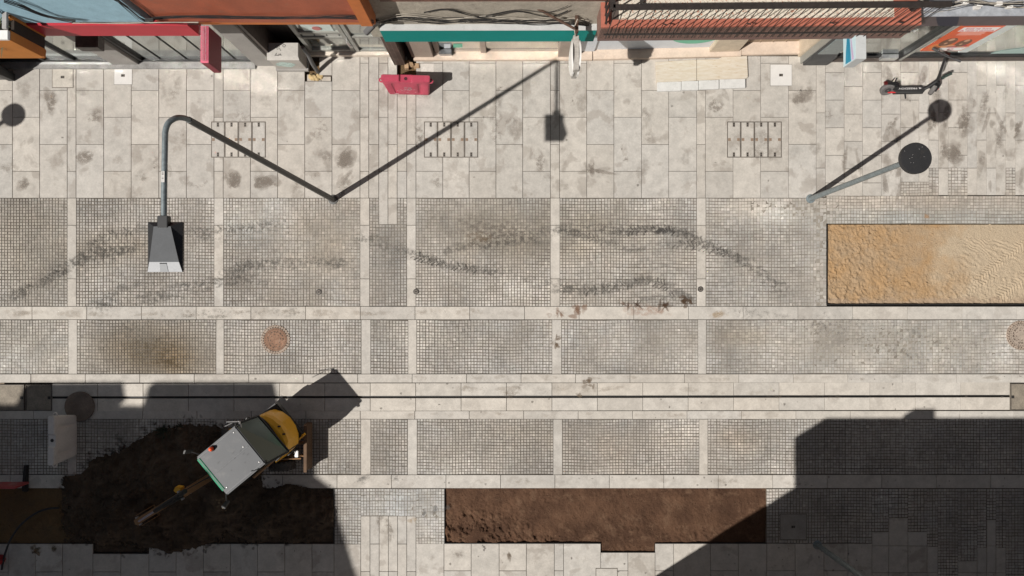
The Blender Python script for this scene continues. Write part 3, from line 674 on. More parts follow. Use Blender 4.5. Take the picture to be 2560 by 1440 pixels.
BLUE = mat('pale_blue_plaster', (.30, .475, .565), .8, .10, 5, dirt=.2, dcol=(.2, .3, .36), bmp=.3)
RUST = mat('rust_red_panel', (.33, .085, .040), .6, .16, 2.5, dirt=.45, dcol=(.20, .11, .07)); ORNG = mat('orange_plaster', (.48, .145, .035), .75, .10, 4, dirt=.25, dcol=(.3, .13, .05))
OBAL = mat('orange_balcony', (.45, .16, .022), .7, .12, 3, dirt=.2, dcol=(.25, .1, .03))
WHITE = mat('white_paint', (.68, .665, .635), .6, .05, 5, dirt=.12); CREAM = mat('cream_stone', (.50, .42, .32), .7, .12, 5, dirt=.2, dcol=(.35, .25, .15))
PLINTH = mat('pink_limestone', (.57, .465, .375), .6, .09, 6, dirt=.35, dcol=(.50, .34, .2), fine=25); PALE = mat('pale_stone_step', (.60, .535, .455), .7, .12, 6, dirt=.4, dcol=(.28, .22, .16))
BROWNT = m_tile('brown_tile', (.058, .033, .026), (.17, .13, .10), .09, .028); MOSAIC = m_tile('brown_mosaic', (.235, .130, .10), (.06, .035, .028), .028, .028, .3)
MESHB = m_tile('brick_strip', (.17, .065, .042), (.075, .035, .025), .024, .3, .15); TERRA = mat('terracotta', (.36, .115, .075), .75, .12, 5, dirt=.2)
ROUGHW = mat('rough_render', (.37, .33, .27), .95, .18, 4, fine=30, dirt=.4, dcol=(.12, .1, .08), bmp=.9)
TEAL = mat('teal_sign', (.0, .215, .190), .6, .03, 3, dirt=.0, spec=.15); LGREY = mat('light_grey_metal', (.46, .465, .455), .6, .07, 4, dirt=.2)
TERZ = m_terrazzo(); BLACKM = mat('black_iron', (.022, .017, .015), .55, .3, 12, dirt=.15, dcol=(.12, .04, .03)); BEIGE = mat('beige_pilaster', (.34, .275, .225), .7, .1, 4)
TAN = mat('tan_panel', (.36, .27, .185), .6, .1, 4); COVW = mat('white_window_film', (.56, .59, .62), .5, .06, 4, dirt=.06); GRN = mat('mint_print', (.12, .42, .29), .5, .06, 4, dirt=0)
PURP = mat('plum_fascia', (.085, .065, .070), .5, .12, 4); NAVY = mat('navy_print', (.008, .010, .03), .5, .1, 4, dirt=0); CANO = mat('canopy_sheet', (.30, .315, .34), .7, .2, 7, dirt=.4, dcol=(.16, .2, .28), fine=18)
DGREY = mat('dark_grey_metal', (.055, .055, .056), .55, .15, 5); MGREY = mat('cabinet_grey', (.40, .375, .34), .7, .1, 5, dirt=.25)
CABLE = mat('black_cable', (.014, .013, .013), .6, .2, 10, dirt=.2, dcol=(.1, .09, .08)); CABLW = mat('grey_cable', (.42, .38, .32), .6, .15, 10)
LEAF = mat('dark_leaf', (.05, .065, .025), .6, .4, 9, dirt=.3, dcol=(.2, .17, .06)); INK = mat('black_ink', (.02, .02, .02), .7, .1, 5, dirt=0); ROOFM = mat('roof_gravel', (.2, .19, .18), .9, .2, 2)
UPPER = mat('upper_plaster', (.42, .38, .33), .85, .1, 1.5)
class Fr:
    def __init__(s, a, b):
        A, B = P(*a), P(*b); s.o = A; s.u = (B - A).normalized(); s.n = Vector((s.u.y, -s.u.x, 0))
        s.M = Matrix(((s.u.x, s.n.x, 0, s.o.x), (s.u.y, s.n.y, 0, s.o.y), (0, 0, 1, 0), (0, 0, 0, 1)))
    def pt(s, u, v, w): return s.o + s.u * u + s.n * v + Vector((0, 0, w))
    def hit(s, px, py, v=0.0):
        d = Vector(ray(px, py)); c = Vector((0, 0, CAM_H)); q = s.o + s.n * v
        k = (q - c).dot(s.n) / d.dot(s.n); p = c + d * k
        return (p - s.o).dot(s.u), p.z
    def gu(s, px, v=0.0):            # u where plane v meets the ground at pixel column px
        lo = 100.0; u = 0
        for _ in range(4):
            q = s.pt(u, v, 0); # project
            x, y = proj(q); u += (px - x) * S
        return u
    def vpx(s, py, px):              # outward distance of the ground point (px,py)
        return (P(px, py) - s.o).dot(s.n)
    def box(s, mb, u0, u1, v0, v1, w0, w1, col=None):
        b = [s.pt(u0, v1, w0), s.pt(u1, v1, w0), s.pt(u1, v0, w0), s.pt(u0, v0, w0)]
        return mb.hexa(b, [p + Vector((0, 0, w1 - w0)) for p in b], col)
    def poly(s, mb, pts, v, t=.01, col=None):     # pixel polygon on plane v, thickness t inwards
        q = []
        for x, y in pts:
            u, w_ = s.hit(x, y, v); q.append(s.pt(u, v, w_))
        a = sum((q[i].dot(s.u) * q[(i + 1) % len(q)].z - q[(i + 1) % len(q)].dot(s.u) * q[i].z) for i in range(len(q)))
        if a > 0: q = q[::-1]
        return mb.extr(q, -s.n * t, col)
    def line(s, mb, pts, v, r=.012, n=6):
        q = []
        for x, y in pts:
            u, w_ = s.hit(x, y, v); q.append(s.pt(u, v, w_))
        return mb.tube(q, r, n)
INV = np.linalg.inv(ROT)
def proj(p):
    d = INV @ np.array((p[0], p[1], p[2] - CAM_H)); return 1280 - d[0] / d[2] * F_PX, 720 + d[1] / d[2] * F_PX
def bld(name, loc, label): return thing(name, loc, label, 'building')
FZ = .8   # building depth behind frame start
# ---------------------------------------------------------------- crimson-signed shop
f1 = Fr((100, 152), (640, 152)); B1 = bld('shop_building', f1.pt(0, 0, 0), 'pale blue building with a crimson shop sign over grey framed windows')
uL, uR = f1.gu(-420), f1.gu(625)
mb = MB(); f1.box(mb, uL, uR, -6, -.10, 0, 9.5); mb.build('core_wall', CONC, B1)
mb = MB(); f1.box(mb, uL, f1.hit(340, 30, .42)[0], -.09, .42, 3.14, 9.5); mb.build('upper_wall', BLUE, B1)
mb = MB(); f1.box(mb, f1.hit(115, 92, .45)[0], f1.hit(505, 92, .45)[0], -.08, .45, 2.60, 3.12); mb.build('sign_board', RED, B1, bevel=.015)
gl = MB(); f1.box(gl, uL, f1.gu(640), -.06, -.02, .10, 2.58); gl.build('window_pane', G, B1)
mb = MB()
f1.box(mb, uL, f1.gu(640), -.03, .03, .02, .10)
for x in (112, 186): f1.box(mb, f1.gu(x), f1.gu(x) + .07, -.03, .03, .10, 2.56)
for x in (352,): f1.box(mb, f1.gu(x), f1.gu(x) + .09, -.03, .04, .10, 2.56)
for x in (405, 470, 530, 590): f1.box(mb, f1.gu(x), f1.gu(x) + .018, -.02, .0, .10, 2.56)
mb.build('window_frame', FRAME, B1, bevel=.004)
mb = MB(); f1.box(mb, f1.gu(284), f1.gu(350), -.05, .10, .0, 2.56); mb.build('pillar', CONC, B1, bevel=.01)
mb = MB(); f1.box(mb, uL, f1.gu(640), .03, .19, 0, .045); mb.build('threshold', mat('threshold_stone', (.25, .245, .235), .8, .25, 6, dirt=.4), B1, bevel=.006)
mb = MB(); f1.box(mb, f1.gu(96), f1.gu(292), .05, .10, .045, .062); mb.build('threshold_strip', LGREY, B1)
mb = MB(); u, w_ = f1.hit(262, 124, .30); f1.box(mb, u - .45, u, .10, .34, w_, w_ + .24); mb.build('wall_lamp_box', DGRAN, B1, bevel=.01)
# posters behind the glass
# blade sign
f_ = f1; mb = MB()
bx = thing('blade_sign', P(521, 157, 3.05), 'crimson projecting shop sign with bird spikes along its top edge', 'sign')
x1 = P(521, 157, 3.05).x; x0 = P(501.5, 157, 3.05).x; yo = P(521, 157, 3.05).y; yi = f1.pt(0, .45, 0).y
mb.box(x0, x1, yo, yi, 2.50, 3.045); mb.build('sign_box', mat('crimson_box', (.19, .008, .022), .5, .06, 3, dirt=.08), bx, bevel=.006)
mb = MB(); mb.box(x0 - .002, x1 + .002, yo - .002, yi, 3.045, 3.052); mb.build('sign_top', RED_LIT, bx)  # sunlight painted as pink on the top; box below kept darker for shade
mb = MB()
for k in range(36):
    y = yo + .03 + k * (yi - yo - .06) / 35; cx = (x0 + x1) / 2
    for s_ in (-1, 1): mb.tube([(cx + s_ * .012, y, 3.05), (cx + s_ * .06 + random.uniform(-.01, .01), y + random.uniform(-.015, .015), 3.14)], .0022, 4)
    mb.tube([(cx, y, 3.05), (cx + random.uniform(-.015, .015), y, 3.15)], .0022, 4)
mb.build('bird_spikes', LGREY, bx)
# ---------------------------------------------------------------- orange balcony at the left edge
ob = thing('balcony', P(60, 146, 2.6), 'orange balcony with a white cap and a grey rail holding plants', 'balcony')
yF = P(115, 146, 2.6).y; xR = P(115, 146, 2.6).x; yB = f1.pt(0, .42, 0).y; xL = xR - 3.2
mb = MB(); mb.box(xL, xR, yF, yF + .13, 2.6, 3.50); mb.box(xR - .10, xR, yF + .13, yF + .17, 2.6, 3.50); mb.box(xR - .10, xR, yB - .06, yB, 2.6, 3.50); mb.box(xL, xR - .1, yF + .13, yB, 2.6, 2.72)
mb.build('parapet', OBAL, ob, bevel=.008)
mb = MB(); mb.box(xR - .06, xR - .01, yF + .172, yB - .062, 2.62, 3.40); mb.build('end_shade_board', mat('shade_dark', (.022, .014, .009), .85, .3, 14), ob)  # dark board put in for the shaded balcony interior
mb = MB(); mb.box(xL, xR - .0, yF - .01, yF + .15, 3.50, 3.56); mb.build('parapet_cap', WHITE, ob, bevel=.006)
mb = MB(); p_ = P(17, 76, 3.6); mb.box(p_.x - .08, p_.x, yF + .155, yB, 3.56, 3.61); mb.build('end_rail', mat('grey_post', (.30, .29, .28), .7, .1, 6), ob, bevel=.004)
mb = MB()
for i in range(9): mb.tube([(xL + i * .36 + .2, yF + .5, 2.72), (xR - .15, yF + .22 + .1 * i, 3.2 + .05 * i), (xR - .05, yB - .02, 3.62 + .06 * i)], .008, 5)
mb.build('wire', CABLE, ob)
pl = thing('potted_plant', P(20, 70, 2.75), 'spiky leaved plant growing behind the orange balcony parapet', 'plant')
mb = MB(); c0 = Vector((xR - .75, yF + .50, 2.72)); mb.lathe([(.2, 0), (.26, .36), (.24, .36)], c0, 16); mb.build('pot', mat('clay_pot', (.2, .07, .03), .8, .15, 6), pl, smooth=True)
mb = MB()
for k in range(260):
    a = random.uniform(0, 6.28); el = random.uniform(.1, 1.2); L = random.uniform(.25, .62); d = Vector((math.cos(a) * math.cos(el), math.sin(a) * math.cos(el), math.sin(el)))
    s_ = c0 + Vector((random.uniform(-.45, .45), random.uniform(-.2, .2), .36)); sd_ = d.cross(Vector((0, 0, 1))).normalized() * random.uniform(.012, .026)
    m_ = s_ + d * L * .55; e = s_ + d * L + Vector((0, 0, -.12 * L)); mb.face([s_ - sd_ * .5, m_ - sd_, e, m_ + sd_])
mb.build('leaf_rosette', LEAF, pl)
# shop entrance column below the balcony
ec = thing('entrance_bay', P(0, 205, 0), 'dark grey shop entrance bay in the shade of the orange balcony', 'shop front')
mb = MB(); q = P(38, 203); mb.box(q.x - 2.6, q.x - .16, q.y + .03, f1.pt(0, .2, 0).y + .02, 0, 2.45); mb.build('bay_panel', mat('bay_grey', (.13, .125, .125), .7, .15, 4), ec, bevel=.01)
mb = MB(); mb.box(q.x - .14, q.x, q.y, q.y + .16, 0, 2.45); mb.build('post', FRAME, ec, bevel=.006)
# ---------------------------------------------------------------- orange clad building with door
f2 = Fr((640, 143), (960, 143)); B2 = bld('orange_building', f2.pt(0, 0, 0), 'orange and rust red clad building above a grey glazed shop door')
u0, u1 = f2.gu(640), f2.gu(962)
mb = MB(); f2.box(mb, u0, u1 + .1, -6, -.75, 0, 9.5); mb.build('core_wall', CONC, B2)
vf = .42; bw = f2.hit(600, 62, vf)[1]; ru = f2.hit(936, 55, vf)[0]; lu = f2.hit(372, 30, vf)[0]
mb = MB(); f2.box(mb, lu + .03, ru, -.7, vf, bw, bw + .22); mb.build('fascia', ORNG, B2, bevel=.01)
mb = MB(); f2.box(mb, lu, ru - .22, -.7, vf + .05, bw + .225, bw + 6.4); mb.build('clad_panel', RUST, B2)
mb = MB(); f2.box(mb, ru - .215, ru + .002, -.7, vf + .12, bw + .225, bw + 6.4); mb.build('corner_pilaster', ORNG, B2, bevel=.008)
# grey pillar by the first shop
mb = MB(); f2.box(mb, f2.gu(640, .22), f2.gu(690, .22), -.7, .20, 0, bw + .1); mb.build('pillar', CONC, B2, bevel=.01)
vd = -.10
mb = MB(); f2.box(mb, f2.gu(690, -.3), f2.gu(772, -.3), -.74, -.32, 0, bw + .1); mb.build('granite_wall', DGRAN, B2)
mb = MB(); f2.box(mb, f2.gu(690, -.3), f2.gu(698, -.3) + .02, -.31, .16, 0, bw + .1); mb.build('granite_return', DGRAN, B2)
mb = MB(); f2.box(mb, f2.gu(772), f2.gu(990), -.74, .0, 0, .13); mb.build('step', PALE, B2, bevel=.006)
gx0, gm_, gx1 = f2.gu(778, vd), f2.gu(893, vd), f2.gu(975, vd)
mb = MB(); f2.box(mb, gx0, gx1, vd - .05, vd - .02, .14, bw + .2); mb.build('door_pane', GD, B2)
mb = MB()
for ua, wd in ((gx0, .09), (gm_ - .09, .085), (gm_ + .01, .085), (gx1 - .05, .05)): f2.box(mb, ua, ua + wd, vd - .06, vd + .03, .13, bw + .2)
hm = f2.hit(820, 95, vd)[1]
for a, b_ in ((.13, .24), (hm, hm + .10), (hm + .26, hm + .36)): f2.box(mb, gx0 + .09, gm_ - .09, vd - .055, vd + .025, a, b_)
for a, b_ in ((.13, .2), (hm + .05, hm + .13)): f2.box(mb, gm_ + .095, gx1 - .05, vd - .055, vd + .02, a, b_)
mb.build('door_frame', ALU, B2, bevel=.004)
mb = MB()
for k in range(3): ua = gx0 + .12 + k * (gm_ - gx0 - .25) / 3; f2.box(mb, ua, ua + (gm_ - gx0 - .25) / 3 - .03, vd - .02, vd + .0, hm + .115, hm + .245)
mb.build('letter_panel', mat('letter_panel', (.40, .40, .37), .5, .08, 5), B2)
mb = MB(); f2.box(mb, gx0 + .22, gm_ - .2, vd - .02, vd - .006, hm + .37, hm + .95); mb.build('poster', mat('mint_poster', (.55, .63, .60), .6, .12, 6, dirt=.2, dcol=(.3, .45, .42)), B2)
mb = MB(); c_ = f2.pt((gx0 + gm_) / 2, vd + .002, hm + .52); mb.lathe([(.09, 0), (.09, .006)], c_, 20, Matrix.Rotation(R(90), 3, 'X')); mb.build('poster_emblem', mat('faded_red', (.45, .16, .15), .6, .1, 6), B2)
mb = MB(); h0 = f2.pt(gm_ - .02, vd + .03, hm + .02)
mb.tube([h0, h0 - Vector((0, .07, 0)), h0 + Vector((.02, -.08, -.16)), h0 + Vector((.07, -.08, -.20)), h0 + Vector((.04, -.07, -.30)), h0 + Vector((.05, 0, -.32))], .011, 8); mb.build('door_handle', mat('chrome', (.75, .75, .75), .2, .02, 5, 1.0, dirt=0), B2, smooth=True)
mb = MB(); q0 = f2.hit(955, 60, .1)
ca = P(986, 163); cbx = P(1014, 163)
mb = MB(); mb.box(ca.x, cbx.x, ca.y, ca.y + .9, 0, 9.5); mb.build('tiled_pilaster', BROWNT, B2)
# electric cabinet
cb = thing('electric_cabinet', P(732, 170, 0), 'grey street electricity cabinet with scrawled graffiti and a torn sticker', 'cabinet')
zc = .72; pA, pB_ = P(667, 147, zc), P(745, 147, zc); yb = P(695, 107, zc).y; xa, xb, ya = pA.x, pB_.x, pA.y
mb = MB(); mb.box(xa, xb, ya, yb, .09, zc - .06)
mb.build('cabinet_body', MGREY, cb, bevel=.008)
mb = MB(); mb.hexa([(xa - .015, ya - .015, zc - .06), (xb + .015, ya - .015, zc - .06), (xb + .015, yb, zc - .06), (xa - .015, yb, zc - .06)], [(xa, ya + .05, zc), (xb, ya + .05, zc), (xb, yb, zc), (xa, yb, zc)]); mb.build('cabinet_roof', mat('cabinet_roof', (.44, .42, .385), .7, .1, 5, dirt=.2), cb, bevel=.004)
mb = MB(); mb.box(xa - .03, xb + .03, ya - .04, yb, 0, .085); mb.build('cabinet_plinth', CONC, cb, bevel=.006)
mb = MB()
for st_ in ([(0, 0), (.03, .06), (.09, .07), (.10, .03), (.04, .02), (.05, -.02), (.10, .0), (.13, -.05)], [(.16, .05), (.19, .09), (.23, .07), (.21, .03), (.17, .04)],
            [(.0, -.16), (.03, -.10), (.06, -.16), (.02, -.145)], [(.075, -.16), (.09, -.11), (.105, -.15), (.12, -.11), (.135, -.16)]):
    mb.tube([(xa + .17 + a, ya + .22 + b_, zc + .002) for a, b_ in st_], .0055, 5)
mb.build('graffiti', INK, cb)
mb = MB(); stp = []
for a in range(14):
    an = a * 6.283 / 14; stp.append((xa + .30 + .22 * math.cos(an) * random.uniform(.75, 1.1), ya - .001, .36 + .17 * math.sin(an) * random.uniform(.7, 1.1)))
mb.extr(stp, (0, -.002, 0)); mb.build('torn_sticker', mat('torn_sticker', (.42, .52, .48), .7, .25, 14, dirt=.9, dcol=(.12, .32, .30)), cb)
# conduit beside it
cp = MB(); cp.tube([P(795, 180, .0), P(795, 180, .0) + Vector((-.02, .06, .35)), P(772, 140, .70), P(757, 118, .95)], [.045, .045, .042, .042], 12)
o = cp.build('conduit_pipe', mat('conduit', (.10, .10, .10), .55, .2, 8, dirt=.3, dcol=(.3, .28, .25)), None, smooth=True, label='dark grey conduit pipe rising from the broken pavement beside the cabinet', category='pipe')
fm = thing('foam_lump', P(790, 196, -.1), 'yellow lump of hardened foam in the opened pavement pit', 'foam')
mb = MB()
for k in range(7):
    c_ = P(778 + k * 4.2, 195 + random.uniform(-4, 4), -.08); r_ = random.uniform(.05, .085); prof = [(r_ * .9, -.03), (r_, .02), (r_ * .75, .055), (r_ * .25, .075)]
    mb.lathe(prof, c_, 10)
mb.v = [tuple(Vector(v_) + Vector((1, 1, 1)) * .02 * mnoise.noise(Vector(v_) * 22)) for v_ in mb.v]
mb.build('foam', mat('yellow_foam', (.46, .34, .17), .9, .15, 14, dirt=.2, dcol=(.7, .6, .45)), fm, smooth=True)
fm2 = MB(); box_px(fm2, 764, 800, 184, 201, -.11, -.06); box_px(fm2, 802, 826, 190, 201, -.11, -.045)
fm2.build('pit_slab', mat('pit_stone', (.42, .38, .33), .85, .15, 8), None, bevel=.004, label='pale broken paving piece lying in the opened pit beneath the cabinet', category='stone')
# flood light at the corner
fl = thing('flood_light', f2.pt(ru, vf, bw), 'small dark floodlight hanging under the corner of the orange cladding', 'lamp')
c_ = Vector((P(925, 72, 2.55))); Mx = Matrix.Translation(c_) @ Matrix.Rotation(R(35), 4, 'Z') @ Matrix.Rotation(R(-25), 4, 'Y')
mb = MB(); mb.box(-.13, .10, -.05, .05, -.03, .05, M=Mx); mb.build('lamp_body', DGREY, fl, bevel=.01)
mb = MB(); mb.box(.10, .22, -.045, .045, -.04, .09, M=Mx); mb.build('bracket', DGRAN, fl, bevel=.006)
# ---------------------------------------------------------------- teal signed shop
f3 = Fr((960, 154), (1480, 153)); B3 = bld('teal_shop_building', f3.pt(0, 0, 0), 'shop building with a long teal sign on a rough beige wall')
a0, a1 = f3.gu(1014), f3.gu(1480)
gv = -.20
mb = MB(); f3.box(mb, a0, a1, -6, -.36, 0, 9.5); mb.build('core_wall', CONC, B3)
mb = MB(); f3.box(mb, f3.gu(1035), a1, -.36, .0, 0, .10); mb.build('plinth', PLINTH, B3, bevel=.008)
vs = .27; su0, su1 = f3.hit(963, 104, vs)[0], f3.hit(1483, 104, vs)[0]; sw0 = f3.hit(1200, 104, vs)[1]; sw1 = f3.hit(1200, 75.5, vs)[1]
vb = f3.n.dot(P(1200, 60, sw1) - f3.o)
mb = MB(); f3.box(mb, su0, su1, vb, vs, sw0, sw1 - .012); mb.build('sign_board', TEAL, B3)
mb = MB(); f3.box(mb, su0, su1, vb, vs + .004, sw1 - .012, sw1); f3.box(mb, su0, su1, vb + .03, vb + .036, sw1, sw1 + .006); mb.build('sign_top', LGREY, B3)
mb = MB(); f3.box(mb, a0 - .35, a1, -.35, vb - .002, sw0 - .05, 3.50); mb.build('rough_wall', ROUGHW, B3)
mb = MB(); wz = f3.hit(1200, 13, vb + .03)[1]; f3.box(mb, f3.hit(955, 10, vb)[0], a1, -.35, vb + .03, 3.505, 4.5); mb.build('brick_strip', MESHB, B3)
mb = MB(); f3.box(mb, a0 - .35, a1, -.35, vb - .002, 4.505, 9.5); mb.build('upper_wall', UPPER, B3)
zt = sw0 + .1
mb = MB(); f3.box(mb, f3.gu(1085, gv), f3.gu(1400, gv), gv - .06, gv - .02, .11, zt); mb.build('window_pane', G, B3)
mb = MB(); f3.box(mb, f3.gu(1215, gv), f3.gu(1392, gv), gv - .018, gv - .012, .72, zt); mb.build('green_film', GB, B3)
mb = MB(); 
for x, wd in ((1090, .10), (1203, .12)): f3.box(mb, f3.gu(x, gv), f3.gu(x, gv) + wd, gv - .05, gv + .05, .10, zt)
f3.box(mb, f3.gu(1085, gv), f3.gu(1400, gv), gv - .03, gv + .01, .10, .13); mb.build('window_frame', BEIGE, B3, bevel=.004)
mb = MB(); f3.box(mb, f3.gu(1031, -.08), f3.gu(1085, -.08), -.34, -.06, .10, zt); mb.build('pilaster', BEIGE, B3, bevel=.008)
mb = MB(); f3.box(mb, f3.gu(1394, -.08), f3.gu(1440, -.08), -.34, -.06, .10, zt); mb.build('pilaster', BEIGE, B3, bevel=.008)
mb = MB(); f3.poly(mb, [(1133, 111), (1156, 111), (1156, 119), (1133, 119)], gv - .01, .004); mb.build('mint_sticker', GRN, B3)
mb = MB(); f3.poly(mb, [(1110, 110), (1126, 110), (1126, 121), (1110, 121)], gv - .01, .004); mb.build('pale_sticker', COVW, B3)
mb = MB(); f3.box(mb, f3.gu(1100, -.14), f3.gu(1131, -.14), -.20, -.09, .10, .22); mb.build('floor_lock', mat('lock_steel', (.35, .36, .37), .3, .2, 9, .8), B3, bevel=.005)
mb = MB(); f3.box(mb, f3.gu(1440, gv), f3.gu(1484, gv), gv - .05, gv + .02, .11, zt); mb.build('side_panel', COVW, B3)
# paver scrap at the wall foot
mb = MB(); box_px(mb, 1012, 1022, 150, 172, -.05, .04); box_px(mb, 1024, 1034, 155, 168, -.05, .06); box_px(mb, 1034, 1048, 158, 172, -.06, .02)
mb.v = [tuple(Vector(v_) + Vector((1, 1, 1)) * .03 * mnoise.noise(Vector(v_) * 9)) for v_ in mb.v]
mb.build('rubble_piece', mat('rubble_stone', (.40, .27, .16), .9, .25, 12), None, bevel=.008, label='broken tan stones wedged in the gap behind the pink barrier', category='rubble')
# ---------------------------------------------------------------- balcony building
f4 = Fr((1480, 152.5), (2000, 140.5)); B4 = bld('balcony_building', f4.pt(0, 0, 0), 'building with a terracotta edged balcony behind a black iron railing')
c0_, c1_ = f4.gu(1482), f4.gu(2060)
mb = MB(); f4.box(mb, c0_, c1_, -6, -.36, 0, 2.6); mb.build('core_wall', CONC, B4)
mb = MB(); f4.box(mb, c0_, c1_ + .6, -6, -.75, 2.6, 9.5); mb.build('upper_wall', UPPER, B4)
mb = MB(); f4.box(mb, c0_, f4.gu(1850), -.36, .0, 0, .11); mb.build('plinth', PLINTH, B4, bevel=.008)
mb = MB(); f4.box(mb, f4.gu(1850) + .003, f4.gu(1998), -.36, -.03, 0, .10); mb.build('door_step', PLINTH, B4, bevel=.008)
mb = MB(); f4.box(mb, f4.gu(1485, gv), f4.gu(1785, gv), gv - .06, gv - .01, .115, 2.6); mb.build('window_pane', COVW, B4)
mb = MB(); pts = [f4.pt(f4.gu(1720, gv) + .62 * math.cos(a), gv - .008, .98 + .62 * math.sin(a)) for a in [math.pi * (1 + k / 20) for k in range(21)]]
mb.extr([p + Vector((0, 0, 0)) for p in pts], f4.n * .004); mb.build('mint_arc', GRN, B4)
mb = MB(); f4.box(mb, f4.gu(1770, -.14), f4.gu(1842, -.14), -.34, -.10, .112, 2.6); mb.build('pillar', CREAM, B4, bevel=.008)
mb = MB(); f4.box(mb, f4.gu(1842, -.3), f4.gu(1990, -.3), -.36, -.30, .105, 2.6); mb.build('door', TAN, B4)
mb = MB(); uu = f4.gu(1862, -.28)
for k in range(4): f4.box(mb, uu + k * .29, uu + k * .29 + .02, -.30, -.285, .12, 2.4); f4.box(mb, uu + k * .29 + .05, uu + k * .29 + .24, -.30, -.29, .16, .5)
mb.build('door_panel', mat('door_dark_tan', (.26, .19, .13), .6, .1, 5), B4)
mb = MB(); f4.box(mb, f4.gu(1994, .0), f4.gu(2006, .0), -.36, .02, 0, 2.6); mb.build('pilaster', CREAM, B4, bevel=.01)
# balcony slab
zb0, zb1 = 2.75, 3.37
A_, B_ = P(1493, 102, zb0), P(2250, 95, zb0); ff = Fr((0, 0), (1, 0)); ff.o = Vector((A_.x, A_.y, 0)); ff.u = (Vector((B_.x, B_.y, 0)) - ff.o).normalized(); ff.n = Vector((ff.u.y, -ff.u.x, 0))
LB = (Vector((B_.x, B_.y, 0)) - ff.o).length
mb = MB(); ff.box(mb, 0, LB, -1.15, 0, zb0, zb1 - .03); bal = mb.build('balcony', MOSAIC, B4)
mb = MB(); ff.box(mb, -.01, LB + .01, -.125, .008, zb1 - .03, zb1 + .02); ff.box(mb, -.01, .17, -1.15, -.125, zb1 - .03, zb1 + .02); ff.box(mb, LB - .45, LB + .01, -1.15, -.125, zb1 - .03, zb1 + .02)
mb.build('balcony_edging', TERRA, bal)
mb = MB(); ff.box(mb, .17, LB - .45, -1.15, -.125, zb1 - .03, zb1); mb.build('balcony_floor', TERZ, bal)
mb = MB(); ff.box(mb, .172, .30, -1.15, -.127, zb1 + .0005, zb1 + .004); mb.build('floor_shadow', DGRAN, bal)  # dark strip painted for the shadow band at the left end
mb = MB(); ff.box(mb, .0, LB, .001, .004, zb0, zb0 + .10); mb.build('balcony_lip', mat('lip_brown', (.17, .10, .085), .8, .1, 6), bal)
RB = zb1 + .93
mb = MB(); ff.box(mb, .06, LB - .05, .0, .085, RB - .035, RB + .015); mb.build('handrail', BLACKM, bal, bevel=.004)
mb = MB(); ff.box(mb, .06, LB - .05, .03, .055, 3.14, 3.165); mb.build('bottom_rail', BLACKM, bal)
mb = MB(); ff.box(mb, .02, .10, -1.1, .06, RB - .035, RB + .015); ff.box(mb, .05, .075, -1.1, .0, zb1 + .12, zb1 + .15)
for k in range(8): ff.box(mb, .05, .075, -1.05 + k * .14, -1.03 + k * .14, zb1 + .02, RB)
ff.box(mb, .10, .35, -.28, .0, zb1 + .05, RB - .04) if False else None
mb.build('end_railing', BLACKM, bal)
NBAL = 42; proto = None
for k in range(NBAL):
    if proto is None:
        mb = MB(); r_ = .008; q = [(-.0, .045, 2.97), (0, .045, 3.2), (0, .045, zb1 + .5), (0, .045, RB - .02)]
        mb.tube([ff.pt(.12 + a, b_, c_) for a, b_, c_ in q], r_, 6); proto = mb.build('baluster', BLACKM, bal); 
    else:
        o = proto.copy(); COL.objects.link(o); o.parent = bal; o.location = ff.u * (k * (LB - .26) / (NBAL - 1))
mb = MB()
for k in (7, 18, 29, 38):
    u_ = .12 + k * (LB - .26) / (NBAL - 1); mb.tube([ff.pt(u_, .05, 3.15), ff.pt(u_ + .03, -.01, 3.1)], .012, 6); mb.tube([ff.pt(u_, .05, zb1 + .25), ff.pt(u_ + .05, .09, zb1 + .30)], .012, 6)
mb.build('rail_bracket', BLACKM, bal)
# ---------------------------------------------------------------- bank
f5 = Fr((2040, 156), (2560, 152.5)); B5 = bld('bank_building', f5.pt(0, 0, 0), 'bank front with reflecting windows under a plum fascia and grey canopy')
d0, d1 = f5.gu(2012), f5.gu(3000)
mb = MB(); f5.box(mb, d0, d1, -6, -.2, 0, 9.5); mb.build('core_wall', CONC, B5)
mb = MB(); f5.box(mb, d0, d1, -.12, .0, 0, .075); mb.build('sill', mat('brown_sill', (.075, .06, .052), .5, .15, 6), B5, bevel=.004)
mb = MB(); f5.box(mb, f5.gu(2075), d1, -.12, -.06, .075, .20)
for x in (2238, 2700): f5.box(mb, f5.gu(x), f5.gu(x) + .10, -.11, -.02, .076, 2.9)
mb.build('window_frame', FRAME, B5, bevel=.004)
mb = MB(); f5.box(mb, f5.gu(2075), d1, -.15, -.10, .21, 2.75); mb.build('window_pane', G, B5)
mb = MB(); f5.box(mb, f5.gu(2242), f5.gu(2242) + .055, -.018, -.0, .08, 2.8); mb.build('frame_cap', ALU, B5)
v5 = .22; fw0 = f5.hit(2400, 65, v5)[1]; fw1 = f5.hit(2400, 40.5, v5)[1]
mb = MB(); f5.box(mb, f5.hit(2240, 60, v5)[0], d1, -.1, v5, fw0, fw1); mb.build('fascia', PURP, B5, bevel=.006)
mb = MB(); f5.poly(mb, [(2340, 41), (2398, 41), (2396, 55), (2391, 65), (2346, 65), (2342, 55)], v5 + .006, .005); mb.build('fascia_mark', NAVY, B5)
mb = MB(); vc = f5.n.dot(P(2400, 14, fw1) - f5.o); f5.box(mb, f5.hit(2240, 45, v5)[0], d1, vc - .3, v5 + .01, fw1 + .002, fw1 + .03); mb.build('canopy', CANO, B5, bevel=.004)
mb = MB(); f5.box(mb, f5.gu(2300, -.1), d1, -.19, .0, fw1 + .5, 9.5); mb.build('upper_wall', UPPER, B5)
